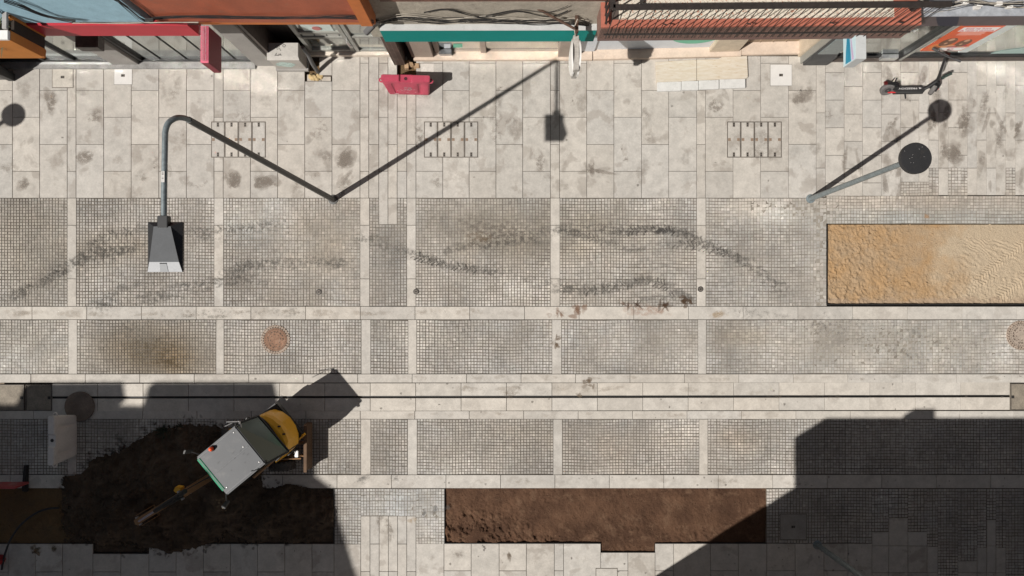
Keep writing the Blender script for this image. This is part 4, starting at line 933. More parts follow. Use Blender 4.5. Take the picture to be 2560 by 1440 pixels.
# logo decal on the glass
um, wm = f5.hit(2246, 79, -.095)
mb = MB(); f5.poly(mb, [(2241, 82), (2248, 74), (2262, 74), (2256, 82)], -.094, .004); mb.build('logo_square', mat('logo_red', (.50, .05, .02), .5, .03, 4, dirt=0), B5)
def textf(s, size, fr, px, py, v, name, m, par, rot=0.0, shear=0.0, depth=.002):
    t_ = text_mb(s, size, depth); u_, w2 = fr.hit(px, py, v)
    c_ = fr.pt(u_, v, w2); Mx = Matrix((( fr.u.x, 0, fr.n.x, c_.x), (fr.u.y, 0, fr.n.y, c_.y), (0, 1, 0, c_.z), (0, 0, 0, 1)))
    t_.xform(Mx @ Matrix.Rotation(rot, 4, 'Z')); return t_.build(name, m, par)
WHT = mat('white_print', (.78, .78, .76), .5, .02, 4, dirt=0)
mb = MB()
for a in range(4):
    c_ = f5.pt(*f5.hit(2252, 78, -.09)[:1], -.09, f5.hit(2252, 78, -.09)[1]); an = a * math.pi / 4
    mb.tube([c_ + f5.u * .07 * math.cos(an) + Vector((0, 0, .07 * math.sin(an))), c_ - f5.u * .07 * math.cos(an) - Vector((0, 0, .07 * math.sin(an)))], .012, 5)
mb.build('logo_star', WHT, B5)
textf('BPI', .20, f5, 2276, 78, -.093, 'logo_letters', WHT, B5)
# poster
ORP = mat('orange_poster', (.66, .10, .025), .45, .08, 4, dirt=0); po = MB()
u0p, wt = f5.hit(2345, 66, -.09); _, wb = f5.hit(2300, 128, -.09); ub = f5.hit(2300, 128, -.09)[0]; u1p = f5.hit(2400, 128, -.09)[0]
post = MB(); f5.box(post, ub, u1p, -.099, -.092, wb, wt + .25); po_ = post.build('poster', ORP, B5)
W5, H5 = u1p - ub, wt - wb
mb = MB(); f5.box(mb, ub + .12 * W5, ub + .95 * W5, -.0915, -.089, wb + .80 * H5, wb + .95 * H5); mb.build('poster_panel', WHT, po_)
mb = MB(); f5.box(mb, ub + .35 * W5, ub + .98 * W5, -.0915, -.089, wb + .02 * H5, wb + .15 * H5); mb.build('poster_panel', WHT, po_)
MGN = mat('magenta_print', (.45, .02, .06), .5, .05, 4, dirt=0)
def txt5(s, size, uf, wf_, name, m):
    t_ = text_mb(s, size, .001); c_ = f5.pt(ub + uf * W5, -.088, wb + wf_ * H5)
    t_.xform(Matrix(((f5.u.x, 0, f5.n.x, c_.x), (f5.u.y, 0, f5.n.y, c_.y), (0, 1, 0, c_.z), (0, 0, 0, 1)))); t_.build(name, m, po_)
txt5('Está na hora', .105, .5, .905, 'poster_text', MGN); txt5('de vestir a camisola', .088, .53, .835, 'poster_text', MGN)
txt5('BPI', .10, .66, .085, 'poster_text', MGN)
SKIN = mat('skin_print', (.55, .30, .19), .5, .05, 4, dirt=0); HAIR = mat('hair_print', (.16, .07, .035), .5, .1, 8, dirt=0)
def ell(cx, cz, rx, rz, y, name, m, n=20):
    mb = MB(); q = [f5.pt(ub + cx * W5 + rx * math.cos(a), y, wb + cz * H5 + rz * math.sin(a)) for a in [6.2832 * k / n for k in range(n)]]
    mb.extr(q[::-1], f5.n * -.002); mb.build(name, m, po_)
OSH = mat('orange_shirt', (.62, .20, .05), .5, .05, 4, dirt=0)
for cx, cz, k, sh in ((.33, .46, 1.0, OSH), (.73, .42, .9, MGN)):
    ell(cx, cz - .27, .24 * k, .20 * k, -.0897, 'printed_shirt', sh); ell(cx - .01, cz - .08, .15 * k, .23 * k, -.0890, 'printed_hair', HAIR); ell(cx + .05, cz - .13, .05 * k, .16 * k, -.0886, 'printed_hair', HAIR)
    ell(cx - .02, cz + .02, .055 * k, .075 * k, -.0882, 'printed_face', SKIN); ell(cx - .02, cz - .13, .03 * k, .05 * k, -.0885, 'printed_neck', SKIN)
    ell(cx + .16 * k, cz - .24, .16 * k, .035 * k, -.0880, 'printed_arm', SKIN)
for k in range(5):
    mb = MB(); f5.box(mb, ub + .22 * W5, ub + random.uniform(.7, .85) * W5, -.0915, -.0905, wb + (.77 - k * .028) * H5, wb + (.782 - k * .028) * H5); mb.build('poster_line', mat('pale_print', (.75, .45, .38), .5, .05, 4, dirt=0), po_)
mb = MB(); us = f5.hit(2395, 131, -.09)[0]; f5.box(mb, us, us + .20, -.099, -.09, f5.hit(2395, 131, -.09)[1], 2.7); mb.build('white_strip', mat('white_strip', (.55, .60, .58), .5, .04, 4, dirt=0), B5)
for cx_, cz_, rr in ((2600, 2.1, .75), (2610, .2, .9)):
    mb = MB(); uc = f5.gu(cx_, -.09); q = [f5.pt(uc + rr * 1.5 * math.cos(a), -.09, max(.22, cz_ + rr * .5 * math.sin(a))) for a in [6.2832 * k / 30 for k in range(30)]]
    mb.extr(q[::-1], -f5.n * .004); mb.build('frosted_film', mat('frosted_film', (.33, .45, .42), .5, .04, 4, dirt=0), B5)
# cash machine
am = thing('cash_machine', P(2035, 160, 0), 'dark grey cash machine with a glass screen under the balcony', 'cash machine')
u0, u1 = f5.gu(2004, .09), f5.gu(2064, .09)
mb = MB(); q = [(-.1, .06), (.09, .06), (.09, .50), (.03, .62), (.03, 1.55), (-.1, 1.55)]
n_ = len(q); a_ = [f5.pt(u0, v_, w2) for v_, w2 in q]; mb.extr(a_, f5.u * (u1 - u0)); mb.build('machine_body', DGREY, am, bevel=.008)
mb = MB(); f5.box(mb, u0 + .07, u1 - .04, .031, .050, .64, 1.46); scr = mb.build('screen', mat('screen_glass', (.17, .20, .20), .15, .1, 5, dirt=.1), am, bevel=.006)
mb = MB()
for k in range(7): f5.box(mb, u0 + .2 + (k % 3) * .13, u0 + .27 + (k % 3) * .13, .0455, .047, .75 + (k // 3) * .18, .765 + (k // 3) * .18)
mb.build('screen_mark', WHT, scr)
mb = MB(); f5.box(mb, u0 - .03, u0 - .004, -.12, .03, 0, 2.5); mb.build('side_trim', ALU, am)
# light box sign of the bank machine
zt_, zb_ = 2.9, 2.43; q = P(2140, 147, zt_); q2 = P(2166, 147, zt_); yin = f5.pt(0, .0, 0).y
ls = thing('blade_sign', Vector((q.x, q.y, zt_)), 'white light box sign with a blue flame design above the scooter pavement', 'sign')
mb = MB(); mb.box(q.x, q2.x, q.y, yin + .1, zb_, zt_); mb.build('sign_box', mat('box_grey', (.46, .48, .48), .6, .06, 6, dirt=.2), ls, bevel=.004)
mb = MB(); mb.box(q.x - .004, q.x - .001, q.y + .01, yin + .09, zb_ + .01, zt_ - .01); fc = mb.build('sign_face', mat('sign_pale_blue', (.50, .66, .70), .45, .03, 4, dirt=.03), ls)
D_ = yin - q.y
mb = MB(); mb.extr([(q.x - .005, q.y + D_ * a, zb_ + (zt_ - zb_) * (1 - b_)) for a, b_ in ((.02, .36), (.03, .80), (.25, .76), (.5, .68), (.75, .58), (.95, .50), (.75, .48), (.5, .46), (.25, .40))], (-.002, 0, 0)); mb.build('blue_flame', mat('flame_blue', (.0, .22, .36), .45, .1, 4, dirt=0), fc)
mb = MB(); mb.extr([(q.x - .005, q.y + D_ * a, zb_ + (zt_ - zb_) * (1 - b_)) for a, b_ in ((.02, .14), (.03, .30), (.35, .36), (.8, .48), (.35, .27))], (-.002, 0, 0)); mb.build('lilac_flame', mat('flame_lilac', (.5, .38, .55), .45, .1, 4, dirt=0), fc)
mb = MB()
for k in range(16): mb.tube([(q.x + .03 + k * .009, yin - .02, zt_), (q.x + .02 + k * .009, yin - .10 - .03 * random.random(), zt_ + .06)], .0022, 4)
mb.build('bird_spikes', LGREY, ls)
# letter box
lb = MB(); u_, _ = f5.hit(2195, 147, 0); f5.box(lb, f5.gu(2192, .0), f5.gu(2232, .0), -.09, .0, .08, .24)
o = lb.build('steel_box', mat('brushed_steel', (.5, .51, .51), .3, .15, 12, .7), None, bevel=.006, label='small brushed steel box at the foot of the bank window', category='box')
# drain pipe at the corner of balcony building and bank
dp = MB(); a_ = P(2208, 74, 2.45); pts = [(a_.x, a_.y, z_) for z_ in np.arange(2.35, 4.6, .05)]
dp.tube(pts, [.055 + .008 * (k % 2) for k in range(len(pts))], 12)
dp.build('drain_pipe', mat('black_pipe', (.016, .015, .014), .6, .3, 12), None, smooth=False, label='thick black ribbed pipe running down the corner beside the bank', category='pipe')
# oval two-faced sign on a rusty post
osn = thing('hanging_sign', P(1440, 130, 2.6), 'oval white double faced sign hanging from a rusty bracket', 'sign')
zt_ = 2.75; zz = 2.25; pa, pb = P(1441, 84, zt_), P(1441, 180, zt_ - .1); ym = (pa.y + pb.y) / 2; hl = (pa.y - pb.y) / 2; xc = P(1441, 130, zt_).x
def face(sgn):
    mb = MB(); N = 14; ring = []
    for k in range(N + 1):
        t_ = -1 + 2 * k / N; y = ym + t_ * hl * (1 if sgn > 0 else .97) + .0; off = .062 + .032 * (1 - t_ * t_); ring.append((xc + sgn * off, y))
    for k in range(N):
        (xa_, ya_), (xb_, yb_) = ring[k], ring[k + 1]; t0 = abs(-1 + 2 * k / N); t1 = abs(-1 + 2 * (k + 1) / N)
        ha, hb = .30 * math.sqrt(max(.06, 1 - t0 ** 2.4)), .30 * math.sqrt(max(.06, 1 - t1 ** 2.4)); zc_ = zt_ - .30
        d = sgn * .03
        mb.hexa([(xa_ - d, ya_, zc_ - ha), (xa_, ya_, zc_ - ha), (xb_, yb_, zc_ - hb), (xb_ - d, yb_, zc_ - hb)] if sgn > 0 else [(xa_, ya_, zc_ - ha), (xa_ - d, ya_, zc_ - ha), (xb_ - d, yb_, zc_ - hb), (xb_, yb_, zc_ - hb)],
                [(xa_ - d, ya_, zc_ + ha), (xa_, ya_, zc_ + ha), (xb_, yb_, zc_ + hb), (xb_ - d, yb_, zc_ + hb)] if sgn > 0 else [(xa_, ya_, zc_ + ha), (xa_ - d, ya_, zc_ + ha), (xb_ - d, yb_, zc_ + hb), (xb_, yb_, zc_ + hb)])
    return mb
face(-1).build('sign_face', WHITE, osn); face(1).build('sign_face', WHITE, osn)
mb = MB(); mb.box(xc - .050, xc + .050, ym - hl * .92, ym + hl * .97, zt_ - .56, zt_ - .05); mb.build('sign_core', mat('dusty_grey', (.36, .34, .31), .9, .2, 12), osn)
RUSTY = mat('rusty_iron', (.075, .04, .025), .8, .4, 14, dirt=.4, dcol=(.06, .04, .03))
mb = MB(); zb2 = zt_ + .03; yw = f3.pt(0, vb, 0).y
mb.box(xc - .03, xc + .03, ym + hl * .96, yw, zb2 + .0, zb2 + .08); mb.box(xc - .015, xc + .015, ym + hl * .90, ym + hl * 1.0, zt_ - .06, zb2 + .06); mb.build('bracket', RUSTY, osn, bevel=.004)
mb = MB(); mb.tube([P(1335, 17, 3.1), P(1437, 72, zb2 + .16)], .025, 6); mb.build('brace', RUSTY, osn)
mb = MB(); mb.tube([(xc - .02, ym + hl * .9, zt_), (xc - .05, ym + hl * 1.2, zt_ + .12), (xc + .0, ym + hl * 1.5, zt_ + .25)], .008, 6); mb.build('cord', CABLW, osn)
# ---------------------------------------------------------------- cable bundles
def bundle(name, label, fr, pts, v, n, spread, mats=(CABLE,), wig=6, r=(.003, .0065)):
    t_ = thing(name, fr.pt(0, v, 2.5), label, 'cable'); ms = {}
    for k in range(n):
        m_ = mats[k % len(mats)]; mb = ms.setdefault(m_.name, (MB(), m_))[0]
        off = random.gauss(0, spread * 1.3); off2 = random.gauss(0, spread * 1.6); ph = random.uniform(0, 6); fq = random.uniform(.01, .03); am_ = random.uniform(.3, 1) * wig
        ps = spline(pts, 14); q = []
        for i, p in enumerate(ps):
            u_, w2 = fr.hit(p.x, p.y + off + (off2 - off) * i / len(ps) + am_ * math.sin(p.x * fq + ph) * min(1, i / 4, (len(ps) - i) / 4), v + .02); q.append(fr.pt(u_, v + .012 + .015 * abs(math.sin(ph + i * .07)), w2))
        mb.tube(q, random.uniform(*r), 5)
    for nm, (mb, m_) in ms.items(): mb.build('cable_strand', m_, t_)
bundle('cable_bundle', 'black cables strung along the bottom of the orange cladding', f2, [(375, 46), (480, 42), (650, 44), (820, 41), (900, 44), (945, 58)], vf + .06, 9, 1.8, wig=3)
bundle('cable_bundle', 'cable bundle dropping over the pale blue wall beside the orange cladding', f1, [(285, -6), (330, 28), (362, 50), (400, 46)], .46, 12, 3, wig=4)
bundle('cable_bundle', 'thin pale cables lying along the top of the crimson sign', f1, [(180, 57), (300, 58), (420, 57), (505, 58)], .46, 4, 1, (CABLE, CABLW), 2, (.005, .009))
bundle('cable_bundle', 'tangled black and grey cables across the rough wall above the teal sign', f3, [(940, 56), (1010, 46), (1100, 50), (1200, 48), (1300, 53), (1420, 52), (1482, 62)], vb + .02, 16, 4, (CABLE, CABLE, CABLW, CABLE), 7)
bundle('cable_bundle', 'single loose cable sagging high across the rough beige wall', f3, [(1060, 28), (1120, 22), (1200, 38), (1290, 28), (1370, 40), (1430, 20)], vb + .02, 3, 3, (CABLE,), 6, (.005, .009))
bundle('cable_bundle', 'messy tangle of cables lying over the grey canopy of the bank', f5, [(2300, 10), (2360, 18), (2420, 8), (2500, 14), (2570, 10)], v5 + .02, 16, 6, (CABLE, CABLE, CABLW), 9)
bundle('cable_bundle', 'black wires fanning down over the shaded end of the blue wall', f1, [(10, 0), (60, 18), (120, 42), (200, 56)], .47, 6, 3, (CABLE,), 3, (.006, .012))
for x, y in ((2410, 8), (2445, 14), (2494, 11), (2440, 20), (2520, 18)):
    mb = MB(); u_, w2 = f5.hit(x, y, v5 + .03); f5.box(mb, u_ - .05, u_ + .05, v5 + .0, v5 + .06, w2 - .02, w2 + .06)
    mb.build('junction_box', WHITE, [o for o in COL.objects if o.name.startswith('cable_bundle') and 'canopy' in o.get('label', '')][0], bevel=.006)
# ================================================================== SOUTH BUILDINGS (outside the frame; they throw the big shadows)
SWALL = mat('south_plaster', (.45, .40, .34), .85, .1, 1.2)
def shift(px, py, h): p = P(px, py); return (p.x - SVX * h, p.y - SVY * h)
def ccw(q): 
    a = sum(q[i][0] * q[(i + 1) % len(q)][1] - q[(i + 1) % len(q)][0] * q[i][1] for i in range(len(q))); return q if a > 0 else q[::-1]
H0 = 11.7
S1 = bld('terrace_building', Vector(shift(300, 1013, H0) + (0,)), 'tall plastered building on the lower side whose shadow falls across the digger')
right = [(790, 1190), (840, 1226), (848, 1300), (893, 1440), (980, 1750)]
q = ccw([shift(-900, 1030, H0), shift(690, 1030, H0), shift(782, 1030, H0)] + [shift(*p, H0) for p in right] + [shift(-900, 1750, H0)])
mb = MB(); mb.prism(q, -.15, H0 - .22); mb.build('wall', SWALL, S1)
eave = [(-900, 955), (-60, 958), (-20, 1010), (52, 1012), (75, 957), (308, 955), (316, 1000), (300, 1013), (372, 1014), (388, 955), (686, 955), (700, 1018), (782, 1020)]
mb = MB(); mb.prism(ccw([shift(*p, H0) for p in eave + right] + [shift(-900, 1750, H0)]), H0 - .215, H0); mb.build('roof_slab', SWALL, S1)
h1 = 7.75; cx_, cy_ = shift(1985, 1220, h1); hb = h1; hq = h1 + 80 * S / SVX
S2 = bld('balcony_house', Vector((cx_, cy_, 0)), 'plastered house on the lower side whose roof shadow fills the right corner')
mb = MB(); mb.prism(ccw([(cx_, cy_), (cx_ + 14, cy_), (cx_ + 14, cy_ - 8), (cx_, cy_ - 8)]), -.15, h1); mb.build('wall', SWALL, S2)
bx_, by_ = shift(1985, 1095, h1); mb = MB(); mb.box(bx_, bx_ + 14, cy_ - 7.9, by_, h1 + .004, hq); mb.build('upper_storey', SWALL, S2)
e0, e1 = shift(2282, 1024, hq + .3), shift(2335, 1024, hq + .3); mb = MB(); mb.box(e0[0], e1[0], e0[1] - .5, e0[1], hq + .003, hq + .33); mb.build('chimney', SWALL, S2)

# ================================================================== STREET LAMPS
GALV = mat('galvanised_steel', (.205, .24, .25), .45, .22, 14, .35, dirt=.3, dcol=(.40, .42, .42)); POLE = mat('grey_pole', (.075, .074, .070), .55, .2, 6, dirt=.3, dcol=(.15, .13, .10)); LHEAD = mat('lamp_grey', (.115, .12, .125), .4, .08, 4, .2, dirt=.12); LDARK = mat('lamp_dark', (.022, .022, .023), .5, .1, 6)
b0 = P(833, 499)
tl = thing('street_lamp', b0, 'tall bent grey street lamp with its square head hanging over the setts', 'street lamp')
hx, hy = P(433, 320, 6.9), P(409, 545, 7.05); ad = (Vector((hy.x, hy.y, 0)) - Vector((b0.x, b0.y, 0))); ad = ad.normalized()
rb = .24; zt = 6.86
mb = MB(); mb.tube([b0, b0 + Vector((0, 0, 2.2)), b0 + Vector((0, 0, zt - .05))], [.062, .054, .042], 16); mb.build('pole', POLE, tl, smooth=True)
mb = MB(); mb.lathe([(.11, 0), (.11, .012), (.066, .02), (.064, .10)], b0, 20); mb.build('pole_base', POLE, tl, smooth=True)
end = P(410, 545, zt + rb)
ctl = [(0, 0, -.20), (0, 0, -.05), (-.012, -.005, .06), (-.05, -.035, .165), (-.105, -.105, .225), (-.135, -.20, .24), (-.142, -.34, .24)]
cps = [b0 + Vector((x, y, zt + z)) for x, y, z in ctl] + [end + Vector((0, .3, 0)), end]; pts = []
for i in range(1, len(cps) - 2):
    p0, p1, p2, p3 = cps[i - 1:i + 3]
    for k in range(5):
        t = k / 5; pts.append(.5 * ((2 * p1) + (p2 - p0) * t + (2 * p0 - 5 * p1 + 4 * p2 - p3) * t * t + (3 * p1 - p0 - 3 * p2 + p3) * t ** 3))
pts += [cps[-2], end]
mb = MB(); mb.tube(pts, .034, 14); mb.build('arm', GALV, tl, smooth=True)
zh = zt + rb
mb = MB(); q = [P(398, 540, zh), P(423, 540, zh), P(423, 570, zh), P(398, 570, zh)]
mb.box(q[0].x, q[1].x, q[2].y, q[0].y, zh - .05, zh + .045); mb.build('arm_clamp', LDARK, tl, bevel=.006)
c = [P(369, 680, zh - .05), P(456, 680, zh - .05), P(456, 555, zh - .05), P(369, 555, zh - .05)]
x0, x1, ya, yb = c[0].x, c[1].x, c[0].y, c[2].y; xm = (x0 + x1) / 2
mb = MB(); mb.box(x0, x1, ya, yb, zh - .085, zh - .05); mb.build('lamp_base', LDARK, tl, bevel=.004)
W_ = x1 - x0
T = [P(373, 655, zh + .055), P(447, 655, zh + .055), P(426.5, 566, zh + .03), P(384, 566, zh + .03)]
zq = zh - .0495
mb = MB(); mb.face([T[0], T[1], T[2], T[3]]); mb.build('lamp_hood', LHEAD, tl)
mb = MB(); mb.face([(x0, ya, zq), (x1, ya, zq), T[1], T[0]]); mb.build('lamp_end', mat('lit_lamp_end', (.62, .63, .64), .35, .05, 5, .3, dirt=.1), tl)  # end bevel painted pale for the sunlight and sky it reflects
mb = MB(); mb.face([(x1, ya, zq), (x1, yb, zq), T[2], T[1]]); mb.face([(x1, yb, zq), (x0, yb, zq), T[3], T[2]]); mb.face([(x0, yb, zq), (x0, ya, zq), T[0], T[3]]); mb.build('lamp_side', LDARK, tl)
e0, e1 = Vector((x0, ya, zq)), Vector((x1, ya, zq)); nrm = (e1 - e0).cross(T[0] - e0).normalized()
def onb(u, v): return (e0.lerp(e1, u)).lerp(T[0].lerp(T[1], u), v) + nrm * .003
mb = MB(); mb.extr([onb(.36, .05), onb(.60, .05), onb(.58, .85), onb(.36, .85)], nrm * .002); mb.build('latch_plate', mat('latch_grey', (.34, .35, .355), .4, .05, 4), tl)
mb = MB(); mb.extr([onb(.355, .86), onb(.585, .86), onb(.585, .93), onb(.355, .93)], nrm * .003); mb.build('latch_seam', LDARK, tl)
mb = MB(); p_ = cps[-2].lerp(cps[-3], .25); mb.box(p_.x - .018, p_.x + .018, p_.y - .03, p_.y + .10, p_.z + .030, p_.z + .036)
mb.build('paper_label', WHITE, tl)
mb = MB()
for k in range(8): mb.box(p_.x - .013, p_.x + .010, p_.y - .02 + k * .015, p_.y - .02 + k * .015 + random.choice((.004, .008)), p_.z + .0365, p_.z + .0372)
mb.build('barcode_mark', INK, tl)
# disc lamps
def disc_lamp(base, top, label):
    t_ = thing('street_lamp', base, label, 'street lamp', None)
    mb = MB(); mb.tube([base, base.lerp(top, .5), top + Vector((0, 0, -.03))], [.058, .052, .045], 16); mb.build('pole', GALV, t_, smooth=True)
    mb = MB(); mb.lathe([(.10, 0), (.10, .012), (.062, .018), (.062, .06)], base, 18); mb.build('pole_base', GALV, t_, smooth=True)
    mb = MB(); mb.lathe([(.235, -.05), (.248, -.045), (.252, .02), (.246, .035), (.05, .042)], top, 48); mb.build('lamp_disc', LDARK, t_, smooth=True)
    mb = MB()
    for k in range(9): 
        a, r_ = random.uniform(0, 6.28), random.uniform(.06, .23); mb.lathe([(.0035, .0), (.003, .002)], top + Vector((r_ * math.cos(a), r_ * math.sin(a), .041)), 6)
    mb.build('droppings', WHITE, t_); return t_
bs = P(2026, 497); tp = P(2288, 396, 4.3)
# keep the pole upright but let the head sit where its shadow says
dl = disc_lamp(bs, tp, 'round topped street lamp with a thin galvanised pole beside the sand bed')
def cpl(base_px, label, at=None):
    c_ = copy_tree(dl); c_.location = at if at is not None else P(*base_px); c_['label'] = label; return c_
l2 = cpl((2043, 1362), 'street lamp whose pole rises from the shaded setts at the lower right')
shp = P(34, 287); top_ = Vector((shp.x - SVX * 4.3, shp.y - SVY * 4.3, 0)); l3 = cpl(None, 'street lamp outside the left edge known by its round shadow on the slabs', top_ - Vector((tp.x - bs.x, tp.y - bs.y, 0)))
for l_ in (dl, l2, l3): l_['group'] = 'round topped street lamps'
l2.rotation_euler = (0, 0, R(-70))

# ================================================================== WATER FILLED BARRIERS
def barrier(name, base, rz, m, mdark, label, cap=None, logo=False):
    t_ = thing(name, base, label, 'barrier'); Mx = Matrix.Translation(base) @ Matrix.Rotation(rz, 4, 'Z'); L, Hh = .50, .60
    mb = MB()
    # local: x along, -y is the broad front; profile of (y, z) for the front and the back
    def prof(ins, notch): return [(-.185, 0), (-.195, .03), (-.188, .08), (-.178 + ins, .12), (-.110 + ins, .46), (-.098, .50), (-.088, .565), (-.070, Hh - notch), (.058, Hh - notch), (.078, .56), (.10, .48), (.115 - ins, .44), (.165 - ins, .12), (.175, .08), (.18, .03), (.17, 0)]
    xs = [(-L, .0, 0, 1), (-L + .03, .0, 0, 1), (-.33, 0, 0, 1), (-.31, .022, 0, 1), (-.25, .022, 0, 1), (-.23, 0, 0, 1), (-.135, 0, 0, 1), (-.115, 0, .04, 1), (.115, 0, .04, 1), (.135, 0, 0, 1), (.23, 0, 0, 1), (.25, .022, 0, 1), (.31, .022, 0, 1), (.33, 0, 0, 1), (L - .03, 0, 0, 1), (L, .0, 0, 1)]
    rings = []
    for x, ins, no, k in xs:
        ring = []
        for y, z in prof(ins, no):
            end_ = abs(x) > .49; xx = x * (.905 + .15 * z / Hh); y = y * (.80 if end_ else 1.0)
            ring.append(Mx @ Vector((xx, y, z)))
        rings.append(ring)
    n = len(rings[0]); b = len(mb.v)
    for r_ in rings: mb.v += [tuple(p) for p in r_]
    for i in range(len(rings) - 1):
        for k in range(n):
            a0_, a1_ = b + i * n + k, b + i * n + (k + 1) % n; mb.f.append((a0_, a0_ + n, a1_ + n, a1_)); mb.c.append(None)
    mb.f.append(tuple(b + k for k in range(n))); mb.f.append(tuple(b + (len(rings) - 1) * n + n - 1 - k for k in range(n))); mb.c += [None, None]
    body = mb.build('barrier_body', m, t_, bevel=.012)
    mb = MB(); mb.lathe([(.036, 0), (.036, .006)], Mx @ Vector((0, -.008, Hh - .041)), 20); mb.build('filler_hole', mdark, t_)
    for sx in (-1, 1):
        mb = MB(); p0 = Vector((sx * (L + .025), -.02, .50)); q = [p0 + Vector((sx * .055 * math.sin(a), .04 * (1 - math.cos(a)) * -1 + .03, 0)) for a in [k * math.pi * 1.25 / 8 for k in range(9)]]
        mb.tube([Mx @ p for p in q], .018, 8); mb.build('coupling_hook', m, t_, smooth=True)
    if logo:
        up = Vector((0, .068, .34)).normalized(); rt = Vector((1, 0, 0)); nn = rt.cross(up)
        c_ = Vector((.02, -.1395, .31)) + nn * .003
        tm = text_mb('CJR', .115, .002); MM = Matrix(((rt.x, up.x, nn.x, c_.x), (rt.y, up.y, nn.y, c_.y), (rt.z, up.z, nn.z, c_.z), (0, 0, 0, 1))); tm.xform(Mx @ MM); tm.build('logo_letters', mat('faded_logo', (.30, .22, .23), .7, .1, 6, dirt=.3), t_)
        mb = MB()
        for k in range(26):
            u, v = random.gauss(-.02, .10), random.gauss(-.09, .035)
            if k > 18: u, v = random.uniform(-.34, -.2), random.uniform(-.26, -.2)
            a = random.uniform(-.6, .6); l_ = random.uniform(.01, .05); dx, dy = math.cos(a) * l_, math.sin(a) * l_
            pp = [c_ + rt * (u + s_ * dx + t2 * -dy * .18) + up * (v + s_ * dy + t2 * dx * .18) for s_, t2 in ((-1, 0), (0, -1), (1, 0), (0, 1))]
            mb.face([Mx @ (p + nn * .0035) for p in pp])
        mb.build('scuff_mark', mat('scuffed_plastic', (.62, .38, .40), .8, .15, 20), t_)
    return t_
PKM = mat('pink_plastic', (.40, .050, .088), .45, .10, 5, dirt=.22, dcol=(.42, .16, .18)); WHM = mat('white_plastic', (.60, .57, .535), .5, .08, 5, dirt=.25, dcol=(.35, .3, .25))
barrier('plastic_barrier', P(1024, 216), R(-1.5), PKM, mat('pink_dark', (.05, .004, .01), .6, .1, 5), 'pink water filled plastic barrier standing by the shop wall', logo=True)
barrier('plastic_barrier', P(172, 1088), R(90), WHM, mat('black_cap', (.012, .012, .014), .5, .1, 5), 'dirty white plastic barrier standing in shade beside the round steel plate')
# red and white fence panel at the left edge with its rubber foot
fp = thing('fence_panel', P(40, 1204), 'red and white plastic fence panel with a black rubber foot', 'barrier')
yb_ = P(60, 1204).y; xr = P(80, 1204).x; xl = xr - 2.0
mb = MB(); mb.box(xl, xr, yb_ - .02, yb_ + .02, .08, .52); mb.build('panel', mat('red_plastic', (.36, .06, .06), .5, .1, 5, dirt=.25, dcol=(.3, .2, .2)), fp, bevel=.008)
mb = MB(); mb.box(xl, xr - .36, yb_ - .026, yb_ + .026, .521, .60); mb.build('top_band', WHM, fp, bevel=.006)
mb = MB(); 
for k in range(5): mb.extr([(xl + .2 + k * .36, yb_ + .021, .12), (xl + .36 + k * .36, yb_ + .021, .12), (xl + .46 + k * .36, yb_ + .021, .40), (xl + .30 + k * .36, yb_ + .021, .40)], (0, .004, 0))
mb.build('pale_stripe', mat('faded_stripe', (.36, .13, .12), .6, .2, 9, dirt=.3), fp)
pf = P(66, 1200); mb = MB(); mb.hexa([(pf.x - .06, pf.y - .26, 0), (pf.x + .06, pf.y - .26, 0), (pf.x + .06, pf.y + .34, 0), (pf.x - .06, pf.y + .34, 0)], [(pf.x - .05, pf.y - .22, .085), (pf.x + .05, pf.y - .22, .085), (pf.x + .035, pf.y + .31, .06), (pf.x - .02, pf.y + .31, .06)])
mb.build('rubber_foot', mat('rubber', (.014, .013, .014), .8, .15, 8), fp, bevel=.01)
hz = MB(); q = spline([(148, 1270), (120, 1272), (88, 1284), (52, 1312), (28, 1346), (14, 1380), (6, 1412), (4, 1432)], 8)
hz.tube([P(v.x, v.y, .05 + .10 * math.sin(math.pi * i / len(q))) for i, v in enumerate(q)], .022, 8)
hz.build('hose', mat('black_hose', (.012, .012, .014), .5, .2, 8), None, smooth=True, label='black hose arching over the tan rubble in the shaded lower left corner', category='hose')
bk = thing('bucket', P(4, 1396), 'small red bucket at the lower left edge where the hose ends', 'bucket')
mb = MB(); mb.lathe([(.10, 0), (.125, .24), (.135, .25), (.12, .25), (.095, .02)], P(3, 1397), 20); mb.build('bucket_body', mat('red_bucket', (.30, .012, .015), .5, .1, 5), bk, smooth=True)
mb = MB(); c_ = P(3, 1397, .25); mb.tube([c_ + Vector((.125 * math.cos(a), .125 * math.sin(a) * .4 - .06 * math.sin(a), .01 + .03 * math.sin(a))) for a in [k * math.pi / 10 for k in range(11)]], .005, 6); mb.build('bucket_handle', DGREY, bk)
# round steel plate
mb = MB(); mb.lathe([(.325, .0), (.33, .006), (.33, .026), (.322, .032), (.02, .034)], P(200, 1016, .008), 56)
mb.build('round_plate', mat('rusty_plate', (.14, .105, .080), .65, .3, 4, dirt=.6, dcol=(.15, .085, .045)), None, smooth=True, label='large round rusty steel plate lying over the drain slot by the white barrier', category='plate')

